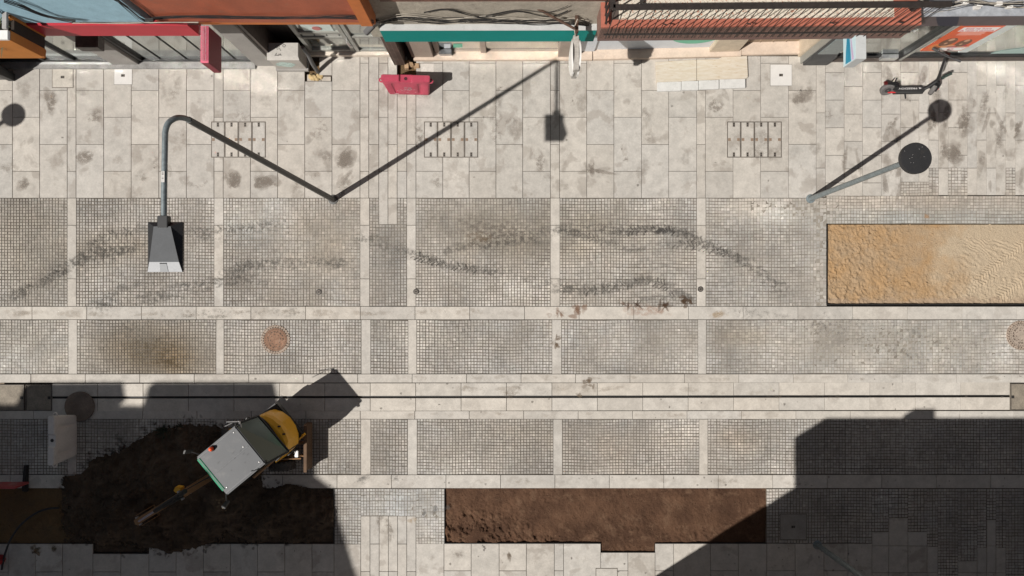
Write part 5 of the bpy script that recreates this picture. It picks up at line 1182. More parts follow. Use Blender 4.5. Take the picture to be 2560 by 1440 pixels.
# ================================================================== COVERS AND MANHOLES
CFR = mat('cover_frame', (.135, .118, .10), .6, .25, 8, .3, dirt=.4, dcol=(.22, .17, .13)); CPK = mat('lifting_pocket', (.02, .018, .016), .7, .2, 9); RTAB = mat('rusty_tab', (.22, .155, .11), .7, .25, 12)
def at_px(mb, x0, x1, y0, y1, z0, z1, m=None, col=None): box_px(mb, x0, x1, y0, y1, z0, z1, col)
def chamber(x0, x1, y0, y1, n, label):
    t_ = thing('chamber_cover', P((x0 + x1) / 2, (y0 + y1) / 2), label, 'cover', 'four panel chamber covers in the slab pavement')
    mb = MB(); e = 2.0
    at_px(mb, x0, x1, y0, y0 + e, .0015, .0058); at_px(mb, x0, x1, y1 - e, y1, .0015, .0058)
    W_ = (x1 - x0) / n
    for k in range(n + 1): 
        xc_ = x0 + k * W_; a, b_ = (xc_, xc_ + e) if k == 0 else ((xc_ - e, xc_) if k == n else (xc_ - 1.6, xc_ + 1.6)); at_px(mb, a, b_, y0 + e, y1 - e, .0015, .0058)
    mb.build('cover_frame', CFR, t_)
    for k in range(n):
        a, b_ = x0 + k * W_ + 2.1, x0 + (k + 1) * W_ - 2.1
        mb = MB(); at_px(mb, a, b_, y0 + 2.3, y1 - 2.3, .0012, .0042, None, tint(.9, 1.04)); pan = mb.build('cover_panel', M_SLAB, t_)
        xm = (a + b_) / 2
        mb = MB()
        for ya_ in (y0 + 2.6, y1 - 13):
            mb = MB(); at_px(mb, xm - 2.8, xm + 2.8, ya_, ya_ + 10.5, .0043, .0058); mb.build('lifting_pocket', CFR, pan)
            mb = MB(); at_px(mb, xm - 1.6, xm + 1.6, ya_ + 1.4, ya_ + 4.2, .0059, .0066); mb.build('key_hole', CPK, pan)
            mb = MB(); at_px(mb, xm - 1.6, xm + 1.6, ya_ + 6.2, ya_ + 8.8, .0059, .0066); mb.build('key_hole', CPK, pan)
        ym_ = (y0 + y1) / 2
        mb = MB(); at_px(mb, a + .4, a + 7, ym_ - 3.5, ym_ + 3.5, .0043, .0060); mb.build('locking_tab', RTAB, pan)
        mb = MB(); at_px(mb, b_ - 7, b_ - .4, ym_ - 3.5, ym_ + 3.5, .0043, .0060); mb.build('locking_tab', RTAB, pan)
    return t_
chamber(528, 664, 304, 394, 4, 'four panel chamber cover crossed by the tall lamp post')
chamber(1060, 1195, 304, 394, 4, 'four panel chamber cover crossed by the tall lamp shadow')
chamber(1817.5, 1954, 304, 394, 4, 'four panel chamber cover between the white square cover and the setts')
def square_cover(x0, x1, y0, y1, m, label, frame=True, slot=True, col=None):
    t_ = thing('access_cover', P((x0 + x1) / 2, (y0 + y1) / 2), label, 'cover')
    mb = MB(); at_px(mb, x0, x1, y0, y1, .0005, .003); mb.build('cover_frame', CFR, t_)
    e = 1.7 if frame else .8
    mb = MB(); at_px(mb, x0 + e, x1 - e, y0 + e, y1 - e, .0031, .0062, None, col); pan = mb.build('cover_plate', m, t_)
    if slot:
        xm, ym_ = (x0 + x1) / 2, (y0 + y1) / 2; mb = MB(); at_px(mb, xm - 5, xm + 4.5, ym_ - 3.4, ym_ + 3.2, .0063, .0072); mb.build('lifting_pocket', CFR, pan)
        mb = MB(); at_px(mb, xm - 3.5, xm - .2, ym_ - 2, ym_ + 2.2, .0073, .0078); mb.build('key_hole', CPK, pan); mb = MB(); at_px(mb, xm + 1.4, xm + 3.4, ym_ - 2, ym_ + 2.2, .0073, .0078); mb.build('key_hole', CPK, pan)
    return t_
WCOV = mat('white_cover', (.60, .585, .56), .75, .05, 6, dirt=.12, fine=60)
square_cover(130, 184, 166, 220, M_SLAB, 'square stone access cover with a dark frame by the crimson shop', col=(1.1, 1.09, 1.06, .4))
square_cover(285, 331, 166, 212, WCOV, 'plain white square cover in front of the crimson sign', False)
square_cover(1925, 1980, 161, 215, WCOV, 'plain white square cover between the loose travertine and the cash machine', False)
square_cover(1949, 2017, 1284, 1350, M_SLAB, 'square access cover in the shaded setts at lower right', col=(.62, .62, .62, .7))
square_cover(1489, 1544, 1420, 1480, M_SLAB, 'square access cover cut by the bottom edge below the brown soil', True, False, col=(1, 1, 1, .2))
TRAY = mat('drain_tray', (.22, .19, .15), .85, .25, 5, dirt=.4)
def tray(x0, x1, y0, y1, label):
    t_ = thing('drain_cover', P((x0 + x1) / 2, (y0 + y1) / 2), label, 'cover')
    mb = MB(); at_px(mb, x0, x1, y0, y1, -.12, -.012); mb.build('cover_plate', TRAY, t_)
    mb = MB(); e = 1.6
    for a in ((x0, x0 + e, y0, y1), (x1 - e, x1, y0, y1), (x0 + e, x1 - e, y0, y0 + e), (x0 + e, x1 - e, y1 - e, y1)): at_px(mb, *a, -.011, .002)
    mb.build('cover_frame', CFR, t_)
    mb = MB(); xm = x1 - 7 if x0 < 1000 else x0 + 6; ym_ = (y0 + y1) / 2
    at_px(mb, xm - 3.5, xm + 3.5, ym_ - 3.5, ym_ + 3.5, -.0115, -.006); mb.build('lifting_pocket', CPK, t_)
tray(64, 129, 962, 1027, 'recessed square drain lid at the left end of the slot'); tray(-6, 60, 962, 1027, 'recessed square drain lid cut by the left edge of the street'); tray(2527, 2594, 959, 1026, 'recessed brown drain lid at the right end of the slot')
RUSTM = mat('rusty_manhole', (.24, .135, .085), .8, .25, 9, .1, dirt=.85, dcol=(.30, .235, .185)); PALEM = mat('dusty_manhole', (.33, .27, .22), .85, .2, 9, .0, dirt=.7, dcol=(.22, .15, .11)); RIMM = mat('manhole_rim', (.34, .27, .215), .8, .2, 8, dirt=.4, dcol=(.2, .15, .11)); MDK = mat('manhole_dark', (.07, .05, .035), .8, .2, 9)
def manhole(px, py, label, lidm=None):
    base = P(px, py); t_ = thing('manhole_cover', base, label, 'manhole', 'round cast iron manhole covers')
    rr = 36.5 * S; mb = MB(); mb.lathe([(rr, -.01), (rr, .003), (rr * .985, .006), (rr * .80, .0065)], base, 56); mb.build('manhole_rim', RIMM, t_)
    mb = MB(); mb.lathe([(rr * .79, .0), (rr * .79, .0085), (rr * .775, .0095), (.02, .0105)], base, 56); mb.build('manhole_lid', lidm or RUSTM, t_)
    mb = MB()
    def dash(r0, r1, n, frac, off=0, skip=0):
        for k in range(n):
            if random.random() < skip: continue
            a0_ = 6.2832 * (k + off) / n; a1_ = a0_ + 6.2832 / n * frac; q = [(math.cos(a) * r * rr, math.sin(a) * r * rr) for r, a in ((r0, a0_), (r1, a0_), (r1, a1_), (r0, a1_))]
            mb.face([(base.x + x, base.y + y, base.z + .0115) for x, y in q])
    dash(.93, .97, 34, .5); dash(.815, .88, 30, .45, .3, .2); dash(.68, .72, 30, .5); dash(.52, .58, 16, .6, 0, .3); dash(.33, .37, 8, .45); dash(.78, .80, 40, .95)
    mb.build('raised_mark', MDK, t_)
    for a in (0, 1.57, 3.14, 4.71, .8, 2.4, 3.9, 5.5):
        c_ = base + Vector((math.cos(a) * rr * .42, math.sin(a) * rr * .42, .0115)); 
        mm = MB(); mm.tube([c_ + Vector((math.cos(a + b_) * rr * .09, math.sin(a + b_) * rr * .09, 0)) for b_ in [k * .42 - 1.2 for k in range(7)]], .004, 4); mm.build('cast_arc', MDK, t_)
manhole(689, 849, 'round rusty manhole cover in the lower sett row'); manhole(2552, 838, 'round pale manhole cover cut by the right edge', PALEM)
IRON = mat('dark_iron', (.055, .05, .045), .6, .3, 20, .3); 
def valve(px, py, label):
    base = P(px, py); t_ = thing('valve_cover', base, label, 'cover', 'small round valve covers in the setts')
    mb = MB(); mb.lathe([(.062, -.01), (.062, .009), (.056, .011), (.045, .0115)], base, 28); mb.build('valve_rim', IRON, t_)
    mb = MB(); mb.lathe([(.042, .0), (.042, .0125), (.025, .0135)], base, 24); mb.build('valve_lid', mat('worn_iron', (.15, .13, .11), .6, .3, 20, .3), t_)
    mb = MB(); mb.lathe([(.022, .0), (.022, .0150), (.013, .0152)], base, 16); mb.build('valve_hub', IRON, t_)
valve(797, 730, 'small round valve cover left of the grey stone strip'); valve(1040, 729, 'small round valve cover on the edge of the middle stone strip'); valve(1751, 723, 'small round valve cover in the stone strip by the skid marks')

# ================================================================== LOOSE STONES BY THE WALL
TRAV = None
def m_trav():
    m, t, b = newmat('travertine'); v = coords(t); mp = nd(t, 'ShaderNodeMapping'); mp.inputs['Scale'].default_value = (1.6, 9, 1); mp.inputs['Rotation'].default_value = (0, 0, R(-2)); t.links.new(v, mp.inputs['Vector'])
    c = mix(t, (.555, .505, .425), (.50, .43, .33), ramp(t, noise(t, 2.6, 5, .65, mp.outputs[0]), [(.4, 0.0), (.65, 1.0)]))
    c = mix(t, c, (.36, .23, .10), ramp(t, noise(t, 4.2, 4, .7, mp.outputs[0]), [(.62, 0.0), (.68, .8)])); t.links.new(c, b.inputs['Base Color']); b.inputs['Roughness'].default_value = .7
    bump(t, b, noise(t, 6, 5, .7, mp.outputs[0]), .006, .5); return m
TR = m_trav()
def loose(name, pts, z0, z1, m, label, cat, group=None):
    mb = MB(); q = [(P(x, y).x, P(x, y).y) for x, y in pts]; mb.prism(ccw(q), z0, z1); o = mb.build(name, m, None, bevel=.006, label=label, category=cat)
    if group: o['group'] = group
loose('travertine_slab', [(1638, 157), (1740, 151), (1740, 203), (1640, 209)], .002, .055, TR, 'left travertine slab lying loose against the pink limestone plinth', 'stone slab')
loose('travertine_slab', [(1741, 151), (1796, 149), (1806, 143), (1866, 142), (1868, 194), (1864, 198), (1741, 203)], .002, .055, TR, 'right travertine slab with a rounded corner lying by the door step', 'stone slab')
GB_ = mat('pale_block', (.56, .555, .535), .8, .08, 8, dirt=.3, fine=70)
for a, b_, y0, lab in ((1642, 1701, 208, 'leftmost pale paving block below the travertine'), (1702, 1744, 205.5, 'second pale paving block from the left below the travertine'), (1745, 1795, 203.5, 'third pale paving block from the left below the travertine'), (1797, 1861, 201, 'rightmost pale paving block below the travertine')):
    k = -(b_ - a) * .03; loose('paving_block', [(a, y0), (b_, y0 + k), (b_, y0 + k + 22.5), (a, y0 + 22.5)], .002, .07, GB_, lab, 'paving block', 'pale paving blocks laid beside the travertine')

# ================================================================== E-SCOOTER leaning on the bank window
sc0 = P(2207, 236); es = thing('electric_scooter', sc0, 'black electric scooter with red suspension leaning on the bank window', 'scooter')
BLK = mat('scooter_black', (.012, .012, .013), .5, .15, 9); DK2 = mat('scooter_grey', (.034, .035, .036), .6, .12, 9); TYR = mat('tyre_grey', (.115, .108, .104), .85, .2, 14, dirt=.3, dcol=(.2, .18, .16)); REDM = mat('scooter_red', (.55, .03, .035), .45, .05, 4, dirt=.1); CHR = mat('scooter_metal', (.32, .32, .32), .35, .1, 6, .8)
LEAN = Matrix.Translation(sc0) @ Matrix.Rotation(R(1.0), 4, 'Z') @ Matrix.Rotation(R(-27), 4, 'X')
def ps(name, mb, m, par=None, **k): mb.xform(LEAN); return mb.build(name, m, par or es, **k)
WB = 1.06; wr = .16
def wheel(x, M_, nm='wheel'):
    Rm = Matrix.Rotation(R(90), 3, 'X'); mb = MB(); c_ = Vector((0, 0, 0))
    mb.lathe([(.094, -.036), (.132, -.048), (.156, -.034), (.161, 0), (.156, .034), (.132, .048), (.094, .036)], c_, 28, Rm); mb.xform(M_ @ Matrix.Translation((x, 0, wr))); w_ = ps('wheel', mb, TYR, smooth=True)
    mb = MB(); mb.lathe([(.093, -.03), (.06, -.038), (.02, -.04), (.02, .04), (.06, .038), (.093, .03)], c_, 20, Rm); mb.xform(M_ @ Matrix.Translation((x, 0, wr))); ps('wheel_hub', mb, DK2, w_)
I4 = Matrix.Identity(4); wheel(0.03, I4)
ST = Matrix.Translation((WB, 0, 0)) @ Matrix.Rotation(R(46), 4, 'Z') @ Matrix.Translation((-WB, 0, 0)); wheel(WB, ST)
mb = MB(); mb.prism([(.20, -.085), (.78, -.085), (.86, -.05), (.86, .05), (.78, .085), (.55, .085), (.20, .085), (.15, .05), (.15, -.05)], .10, .175); ps('deck', mb, DK2, bevel=.012)
mb = MB(); mb.box(.17, .84, -.070, .070, .055, .10); ps('battery_box', mb, BLK, bevel=.01)
mb = MB(); mb.box(.36, .80, .07, .078, .12, .165); ps('deck_trim', mb, BLK)
tm = text_mb('FREEDOV', .085, .001); tm.xform(Matrix.Translation((.47, -.005, .1765)) @ Matrix.Rotation(R(180), 4, 'Z') @ Matrix.Diagonal((1.15, .8, 1, 1))); ps('deck_letters', tm, WHT)
mb = MB(); mb.face([(.72, -.030, .1765), (.78, -.002, .1765), (.72, .022, .1765)]); ps('deck_arrow', mb, WHT)
mb = MB(); mb.prism([(-.04, -.01), (.16, -.05), (.22, 0), (.18, .06), (-.02, .055), (-.09, .03)], .30, .33); mb.box(.12, .22, -.06, .06, .17, .30); ps('rear_fender', mb, BLK, bevel=.008)
mb = MB(); mb.box(-.11, -.04, -.005, .07, .29, .34); ps('tail_light', mb, mat('tail_light', (.10, .01, .01), .3, .1, 5), bevel=.006)
mb = MB(); mb.tube([(.04, -.062, .12), (.12, -.066, .13), (.25, -.07, .125)], [.014, .018, .012], 8); ps('swing_arm', mb, REDM, smooth=True)
mb = MB(); mb.tube([(.05, .05, .27), (.10, .11, .34), (.12, .13, .37)], .010, 6); mb.tube([(.14, .05, .25), (.17, .12, .33), (.18, .14, .36)], .012, 6); ps('indicator_stalk', mb, BLK)
def pst(name, mb, m, **k): mb.xform(ST); return ps(name, mb, m, **k)
mb = MB(); mb.tube([(WB - .02, -.065, .13), (WB - .03, -.06, .32), (WB - .05, 0, .40)], [.016, .02, .028], 8); mb.tube([(WB - .02, .065, .13), (WB - .03, .06, .32), (WB - .05, 0, .40)], [.016, .02, .028], 8); pst('fork', mb, BLK, smooth=True)
mb = MB(); mb.tube([(WB + .05, -.07, .16), (WB - .02, -.072, .2)], [.02, .014], 8); pst('fork_spring', mb, REDM)
mb = MB(); mb.tube([(WB + .09, 0, .22), (WB + .03, 0, .285), (WB - .08, 0, .28)], [.05, .06, .045], 8); pst('front_fender', mb, BLK)
mb = MB(); mb.tube([(.84, 0, .15), (.90, 0, .20), (WB - .05, 0, .40)], [.04, .036, .034], 10); ps('neck', mb, BLK, smooth=True)
sb, stp_ = Vector((WB - .05, 0, .38)), Vector((WB - .26, 0, 1.10))
mb = MB(); mb.tube([sb, sb.lerp(stp_, .35), stp_], [.032, .026, .024], 12); ps('stem', mb, BLK, smooth=True)
mb = MB(); mb.tube([sb.lerp(stp_, .30) + Vector((.035, -.01, 0)), sb.lerp(stp_, .8) + Vector((.03, -.01, 0))], .014, 8); ps('stem_tube', mb, CHR, smooth=True)
mb = MB(); mb.tube([(WB + .02, 0.02, .44), (WB + .12, 0.05, .50), (WB + .20, .06, .54)], [.04, .034, .03], 8); ps('headlamp_arm', mb, mat('dark_green_black', (.012, .026, .022), .5, .1, 6), smooth=True)
HB = Matrix.Translation(stp_) @ Matrix.Rotation(R(50), 4, 'Z')
mb = MB(); mb.tube([(0.0, -.30, .03), (-.01, -.13, .02), (.0, 0, 0), (-.01, .13, .02), (0, .30, .03)], .019, 8); mb.xform(HB); hbar = ps('handlebar', mb, BLK, smooth=True)
for s_ in (-1, 1):
    mb = MB(); mb.tube([(0, s_ * .31, .03), (0, s_ * .19, .026)], .027, 10); mb.xform(HB); ps('grip', mb, DK2, hbar, smooth=True)
    mb = MB(); mb.tube([(.02, s_ * .15, .03), (.06, s_ * .20, .03), (.055, s_ * .29, .03)], .007, 6); mb.xform(HB); ps('brake_lever', mb, BLK, hbar)
mb = MB(); mb.box(-.03, .075, -.055, .055, .03, .055); mb.xform(HB); ps('display', mb, mat('display_black', (.006, .006, .007), .2, .1, 4), hbar, bevel=.008)
mb = MB(); mb.tube([stp_ + Vector((.04, -.02, .02)), stp_ + Vector((.07, -.01, -.1)), sb.lerp(stp_, .6) + Vector((.05, 0, 0))], .006, 6); ps('brake_cable', mb, BLK)
mb = MB(); mb.tube([(.42, -.08, .09), (.45, -.16, .015)], .010, 6); ps('kickstand', mb, BLK)

# ================================================================== MINI EXCAVATOR
YEL = mat('excavator_yellow', (.72, .37, .014), .45, .07, 4, dirt=.3, dcol=(.25, .14, .04)); CABG = mat('cab_grey', (.062, .066, .072), .55, .10, 2.2, dirt=.35, dcol=(.16, .155, .145)); BROWN = mat('boom_brown', (.30, .165, .075), .65, .12, 5, dirt=.3); XBLK = mat('machine_black', (.016, .016, .016), .5, .2, 8); XGL = m_glass('cab_glass', (.022, .030, .024), .16, (.55, .62, .56))
DTY = mat('tractor_tyre', (.06, .056, .052), .85, .2, 12, dirt=.5, dcol=(.12, .10, .08)); GRNV = mat('green_visor', (.055, .26, .15), .18, .15, 6, dirt=.15, dcol=(.4, .5, .45)); STL = mat('machine_steel', (.45, .44, .43), .35, .1, 8, .7)
zr = 2.0
r = [P(491, 1145, zr), P(565, 1238, zr), P(663, 1161, zr), P(588, 1061.5, zr)]       # front-left.. ccw seen from above
cen = (r[0] + r[1] + r[2] + r[3]) / 4
ex = thing('excavator', Vector((cen.x, cen.y, 0)), 'small yellow wheeled excavator with a grey cab roof on the dark soil heap', 'excavator')
fw = ((r[0] + r[1]) / 2 - (r[2] + r[3]) / 2).normalized(); lf = Vector((-fw.y, fw.x, 0))
def X(a, b, z): return Vector((cen.x, cen.y, 0)) + fw * a + lf * b + Vector((0, 0, z))
EM = Matrix(((fw.x, lf.x, 0, cen.x), (fw.y, lf.y, 0, cen.y), (0, 0, 1, 0), (0, 0, 0, 1)))
ha = ((r[0] + r[1]) / 2 - (r[2] + r[3]) / 2).length / 2; hbw = ((r[0] - r[1]).length + (r[2] - r[3]).length) / 4
mb = MB(); mb.box(-ha, ha, -hbw, hbw, zr - .06, zr - .002, M=EM); roof = mb.build('cab_roof', CABG, ex, bevel=.02)
mb = MB()
for a, b_ in ((-ha + .08, hbw - .1), (-ha + .1, -hbw + .09), (ha - .1, hbw - .12), (-.35, -.05)): mb.lathe([(.014, 0), (.014, .008), (.008, .012)], X(a, b_, zr - .002), 10)
mb.build('roof_bolt', STL, roof)
mb = MB(); mb.tube([X(-ha + .2, -hbw + .22, zr + .002), X(-ha + .17, hbw * .0 - .1, zr + .004)], .006, 6) if False else mb.tube([X(-.18, hbw - .06, zr + .01), X(-.30, hbw + .0, zr + .01), X(-.33, hbw + .03, zr - .05)], .009, 6); mb.build('roof_aerial', XBLK, roof)
bcn = P(527, 1123, zr + .06); mb = MB(); mb.lathe([(.055, 0), (.055, .02), (.045, .025)], Vector((bcn.x, bcn.y, zr - .002)), 20); mb.build('beacon_base', XBLK, roof)
bm_, bt_, bb_ = newmat('beacon_orange'); bb_.inputs['Base Color'].default_value = (.85, .09, .015, 1); bb_.inputs['Roughness'].default_value = .25
mb = MB(); mb.lathe([(.042, .024), (.043, .06), (.038, .085), (.024, .102), (.006, .108)], Vector((bcn.x, bcn.y, zr - .002)), 20); mb.build('beacon', bm_, roof, smooth=True)
# cab
mb = MB()
for a, b_ in ((-ha + .03, -hbw + .03), (-ha + .03, hbw - .03), (ha - .03, -hbw + .03), (ha - .03, hbw - .03)): mb.tube([X(a, b_, .75), X(a * .985, b_ * .985, zr - .05)], .035, 8)
mb.box(-ha + .02, ha - .02, -hbw + .0, hbw - .0, .62, .82, M=EM); mb.build('cab_frame', XBLK, ex, bevel=.01)
mb = MB(); mb.box(-ha + .05, ha - .05, -hbw + .03, hbw - .03, .83, zr - .07, M=EM); mb.build('cab_glazing', XGL, ex)
# front visor
va, vb_ = ha - .0, ha + .085
mb = MB(); q = [X(ha - .055, -hbw + .04, zr + .015), X(ha - .055, hbw - .11, zr + .015), X(ha + .05, hbw - .11, zr - .065), X(ha + .05, -hbw + .04, zr - .065)]
mb.extr(q, (0, 0, -.03)); mb.build('front_visor', GRNV, ex, bevel=.016)
# rear window sloping down to the hood
zl = 1.48; rr_ = [P(588, 1061, zr - .09), P(663, 1161, zr - .09), P(722, 1128, zl), P(646, 1040, zl)]
mb = MB(); mb.extr([Vector(p) for p in (rr_[0], rr_[3], rr_[2], rr_[1])], (0, 0, -.03)); mb.build('rear_window', XGL, ex)
mb = MB(); mb.tube([rr_[0], rr_[3]], .022, 8); mb.tube([rr_[3], rr_[2]], .022, 8); mb.tube([rr_[2], rr_[1]], .022, 8); mb.build('rear_window_frame', XBLK, ex)
mb = MB(); g0 = P(662, 1066, zl + .02); g1 = P(695, 1110, zl + .02); dn = (g1 - g0).normalized(); dp_ = Vector((-dn.y, dn.x, 0)); mb.extr([g0 - dp_ * .03, g1 - dp_ * .03, g1 + dp_ * .03, g0 + dp_ * .03], (0, 0, -.02)); mb.build('vent_strip', mat('vent_grey', (.32, .30, .31), .5, .1, 8), ex, bevel=.006)
mb = MB(); g0 = P(666, 1082, zl + .05); g1 = P(679, 1096, zl + .05); mb.extr([g0, g1, g1 + dp_ * .022, g0 + dp_ * .022], (0, 0, -.004)); mb.build('paper_label', WHITE, ex)
# curved yellow hood
zh_ = 1.36; inner = [(643, 1041), (652, 1049), (668, 1064), (685, 1085), (700, 1105), (709, 1117), (722, 1130), (708, 1142), (690, 1153)]
outer = [(640, 1043), (652, 1036), (664, 1034), (680, 1040), (700, 1053), (714, 1070), (724, 1090), (726, 1112), (722, 1128)]
hood = MB(); ins = [(646, 1043), (655, 1047), (669, 1060), (684, 1080), (697, 1100), (706, 1114), (711, 1124), (704, 1138), (690, 1152)]
ous = [(641, 1042), (652, 1036), (664, 1034), (682, 1040), (702, 1054), (716, 1072), (725, 1094), (725, 1119), (694, 1154)]
ous = [(640, 1042), (650, 1037), (664, 1033.5), (684, 1040), (704, 1055), (718, 1075), (726, 1098), (725, 1124), (693, 1155)]
n = len(ins); base = []
for k in range(n):
    i_, o_ = P(*ins[k], zh_ + .06), P(*ous[k], zh_ - .10); m1 = i_.lerp(o_, .45); m1.z = zh_ + .055; m2 = i_.lerp(o_, .85); m2.z = zh_ + .0
    lo_ = Vector((o_.x, o_.y, .72)); base.append([i_ - Vector((0, 0, .1)), i_, m1, m2, o_, lo_])
for k in range(n - 1):
    for j in range(5): hood.face([base[k][j], base[k][j + 1], base[k + 1][j + 1], base[k + 1][j]])
for k in (0, n - 1): hood.face(base[k] if k else base[k][::-1])
hd = hood.build('engine_hood', YEL, ex, smooth=True)
mb = MB()
for k in (1, 7): mb.tube([base[k][1] + Vector((0, 0, .006)), base[k][2] + Vector((0, 0, .006)), base[k][3] + Vector((0, 0, .006)), base[k][4], base[k][5]], .012, 6)
mb.tube([base[k][1] for k in range(n)], .022, 6); mb.build('hood_seam', XBLK, hd)
for px_, py_ in ((698, 1066), (710, 1085)):
    c_ = P(px_, py_, zh_ + .035); mb = MB(); mb.box(c_.x - .03, c_.x + .03, c_.y - .016, c_.y + .016, c_.z - .01, c_.z + .012); mb.build('hood_latch', XBLK, hd, bevel=.004)
mb = MB(); mb.box(-ha - .42, ha + .05, -hbw + .02, hbw - .02, .50, .72, M=EM); mb.build('turntable_deck', XBLK, ex, bevel=.03)
mb = MB(); mb.prism([((P(x, y, .6) - Vector((0, 0, 0))).x, P(x, y, .6).y) for x, y in [(705, 1045), (728, 1075), (737, 1100), (736, 1122), (722, 1140), (690, 1130), (680, 1060)]][::-1], .45, .71); mb.build('counterweight', XBLK, ex, bevel=.03)
mb = MB(); mb.tube([X(-.95, hbw - .01, .66), X(ha - .1, hbw - .02, .66)], .03, 6); mb.build('side_rail', YEL, ex)
mb = MB(); mb.box(-.25, .05, -hbw - .12, -hbw + .02, .62, .74, M=EM); mb.build('step_plate', XBLK, ex, bevel=.015)
# undercarriage, wheels, blade (aligned with the street)
uc = Vector((P(640, 1125, .4).x, P(640, 1125, .4).y, 0))
mb = MB(); mb.box(uc.x - .55, uc.x + .60, uc.y - .22, uc.y + .22, .22, .45); mb.lathe([(.3, .45), (.3, .5)], uc, 24); mb.build('chassis', XBLK, ex, bevel=.02)
for sx, sy in ((-.50, -.34), (.52, -.34), (-.50, .34), (.52, .34)):
    Rm = Matrix.Rotation(R(90), 3, 'X'); c_ = uc + Vector((sx, sy, .27))
    mb = MB(); mb.lathe([(.14, -.09), (.235, -.10), (.265, -.07), (.268, .07), (.235, .10), (.14, .09)], c_, 28, Rm)
    for k in range(18):
        a = k * 6.2832 / 18
        for s_ in (-1, 1):
            a2 = a + (.17 if s_ > 0 else 0); p0 = c_ + Vector((math.cos(a2) * .262, s_ * .012, math.sin(a2) * .262)); p1 = c_ + Vector((math.cos(a2 + .12) * .262, s_ * .10, math.sin(a2 + .12) * .262)); mb.tube([p0, p1], .020, 4)
    w_ = mb.build('wheel', DTY, ex)
    mb = MB(); mb.lathe([(.135, -.092), (.10, -.06), (.05, -.075), (.05, .075), (.10, .06), (.135, .092)], c_, 20, Rm); mb.build('wheel_rim', YEL, w_)
bl0, bl1 = P(753, 1062, .35), P(768, 1178, .35)
mb = MB(); xa_, xb_ = bl0.x, bl1.x; prof = [(-.03, .04), (.06, .03), (.10, .08), (.045, .20), (.055, .38), (.09, .46), (.02, .47), (-.03, .30)]
q = [Vector((xa_ + .07 + a, bl1.y, z_)) for a, z_ in prof]; mb.extr(q[::-1], (0, bl0.y - bl1.y, 0)); mb.build('dozer_blade', mat('shaded_brown', (.135, .078, .042), .75, .2, 6, dirt=.4), ex, bevel=.008)  # darker copy of the boom brown; the machine's shade put into the colour
mb = MB()
for dy in (-.15, .12): mb.tube([uc + Vector((.5, dy, .28)), Vector((xa_ + .06, uc.y + dy, .24))], .035, 8)
mb.tube([P(700, 1148, .5), P(752, 1146, .45)], .018, 8); mb.build('blade_arm', BROWN, ex)
mb = MB(); c_ = P(741, 1135, .45); mb.box(c_.x - .04, c_.x + .04, c_.y - .07, c_.y + .07, .3, .46); mb.build('blade_cylinder', STL, ex, bevel=.01)
# boom, stick, bucket
def bar(mb, p, q, wd, th):
    d = (q - p).normalized(); s_ = d.cross(Vector((0, 0, 1))).normalized() * wd / 2; u_ = s_.cross(d).normalized() * th / 2
    if u_.z < 0: u_ = -u_
    mb.hexa([p - s_ - u_, q - s_ - u_, q + s_ - u_, p + s_ - u_], [p - s_ + u_, q - s_ + u_, q + s_ + u_, p + s_ + u_])
be = P(452, 1238, 1.75); bs_ = P(545, 1180, 1.05)
mb = MB(); bar(mb, bs_, be, .15, .22); mb.build('boom', BROWN, ex, bevel=.012)
bt = P(345, 1303, .55)
mb = MB(); bar(mb, be + Vector((0, 0, -.02)), bt, .13, .15); mb.build('stick', BROWN, ex, bevel=.01)
mb = MB(); q0, q1 = P(463, 1228, 2.0), P(388, 1277, 1.36); mb.tube([q0, q1], .045, 12); mb.build('stick_cylinder', XBLK, ex, smooth=True)
mb = MB(); mb.tube([q1, P(347, 1303, .92)], .02, 10); mb.build('cylinder_rod', mat('rod_steel', (.55, .52, .60), .3, .05, 8, .6), ex, smooth=True)
mb = MB()
off = (be - bs_).normalized().cross(Vector((0, 0, 1))) * -.09
mb.tube([bs_ + off + Vector((0, 0, .1)), be + off + Vector((0, 0, .1)), be.lerp(bt, .35) + off + Vector((0, 0, .05))], .012, 6); mb.tube([bs_ + off * .7 + Vector((0, 0, .11)), be + off * .7 + Vector((0, 0, .13)), be.lerp(bt, .5) + off * .8 + Vector((0, 0, .05))], .010, 6); mb.build('hydraulic_hose', XBLK, ex)
mb = MB()
for o_ in (-.05, .05):
    mb.tube([X(ha - .1, o_ * 2, 1.15), bs_.lerp(be, .35) + Vector((o_, o_, .17)), bs_.lerp(be, .8) + Vector((o_, o_ * 1.4, .16)), be + Vector((o_ * .8, o_, .20)), be.lerp(bt, .25) + Vector((o_, o_ * 1.3, .14))], .011, 6)
mb.tube([bs_ + Vector((0, 0, -.12)), bs_.lerp(be, .55) + Vector((0, 0, -.18))], .05, 10); mb.build('boom_hose', XBLK, ex)
for f_ in (0.0, .98):
    c2 = be.lerp(bt, f_); d2 = Vector((.5, -.85, 0)); mb = MB(); mb.tube([c2 - d2 * .10, c2 + d2 * .10], .035, 10); mb.build('pivot_pin', STL, ex)
mb = MB()
for f_ in (.15, .45, .72):
    c2 = bs_.lerp(be, f_); mb.tube([c2 + Vector((.04, -.07, .11)), c2 + Vector((-.04, .07, .11))], .012, 6)
mb.build('hose_clamp', STL, ex)
mb = MB(); c_ = P(446, 1223, 1.7); pz = [(-.08, -.02), (-.02, -.07), (.07, -.03), (.08, .04), (-.04, .06)]; mb.prism([(c_.x + a, c_.y + b_) for a, b_ in pz], 1.60, 1.75); mb.build('elbow_cover', YEL, ex, bevel=.01)
mb = MB(); sdv = (bt - be).normalized(); sdv.z = 0; sdv.normalize(); sdl = Vector((-sdv.y, sdv.x, 0))
bp = bt + Vector((0, 0, -.1))
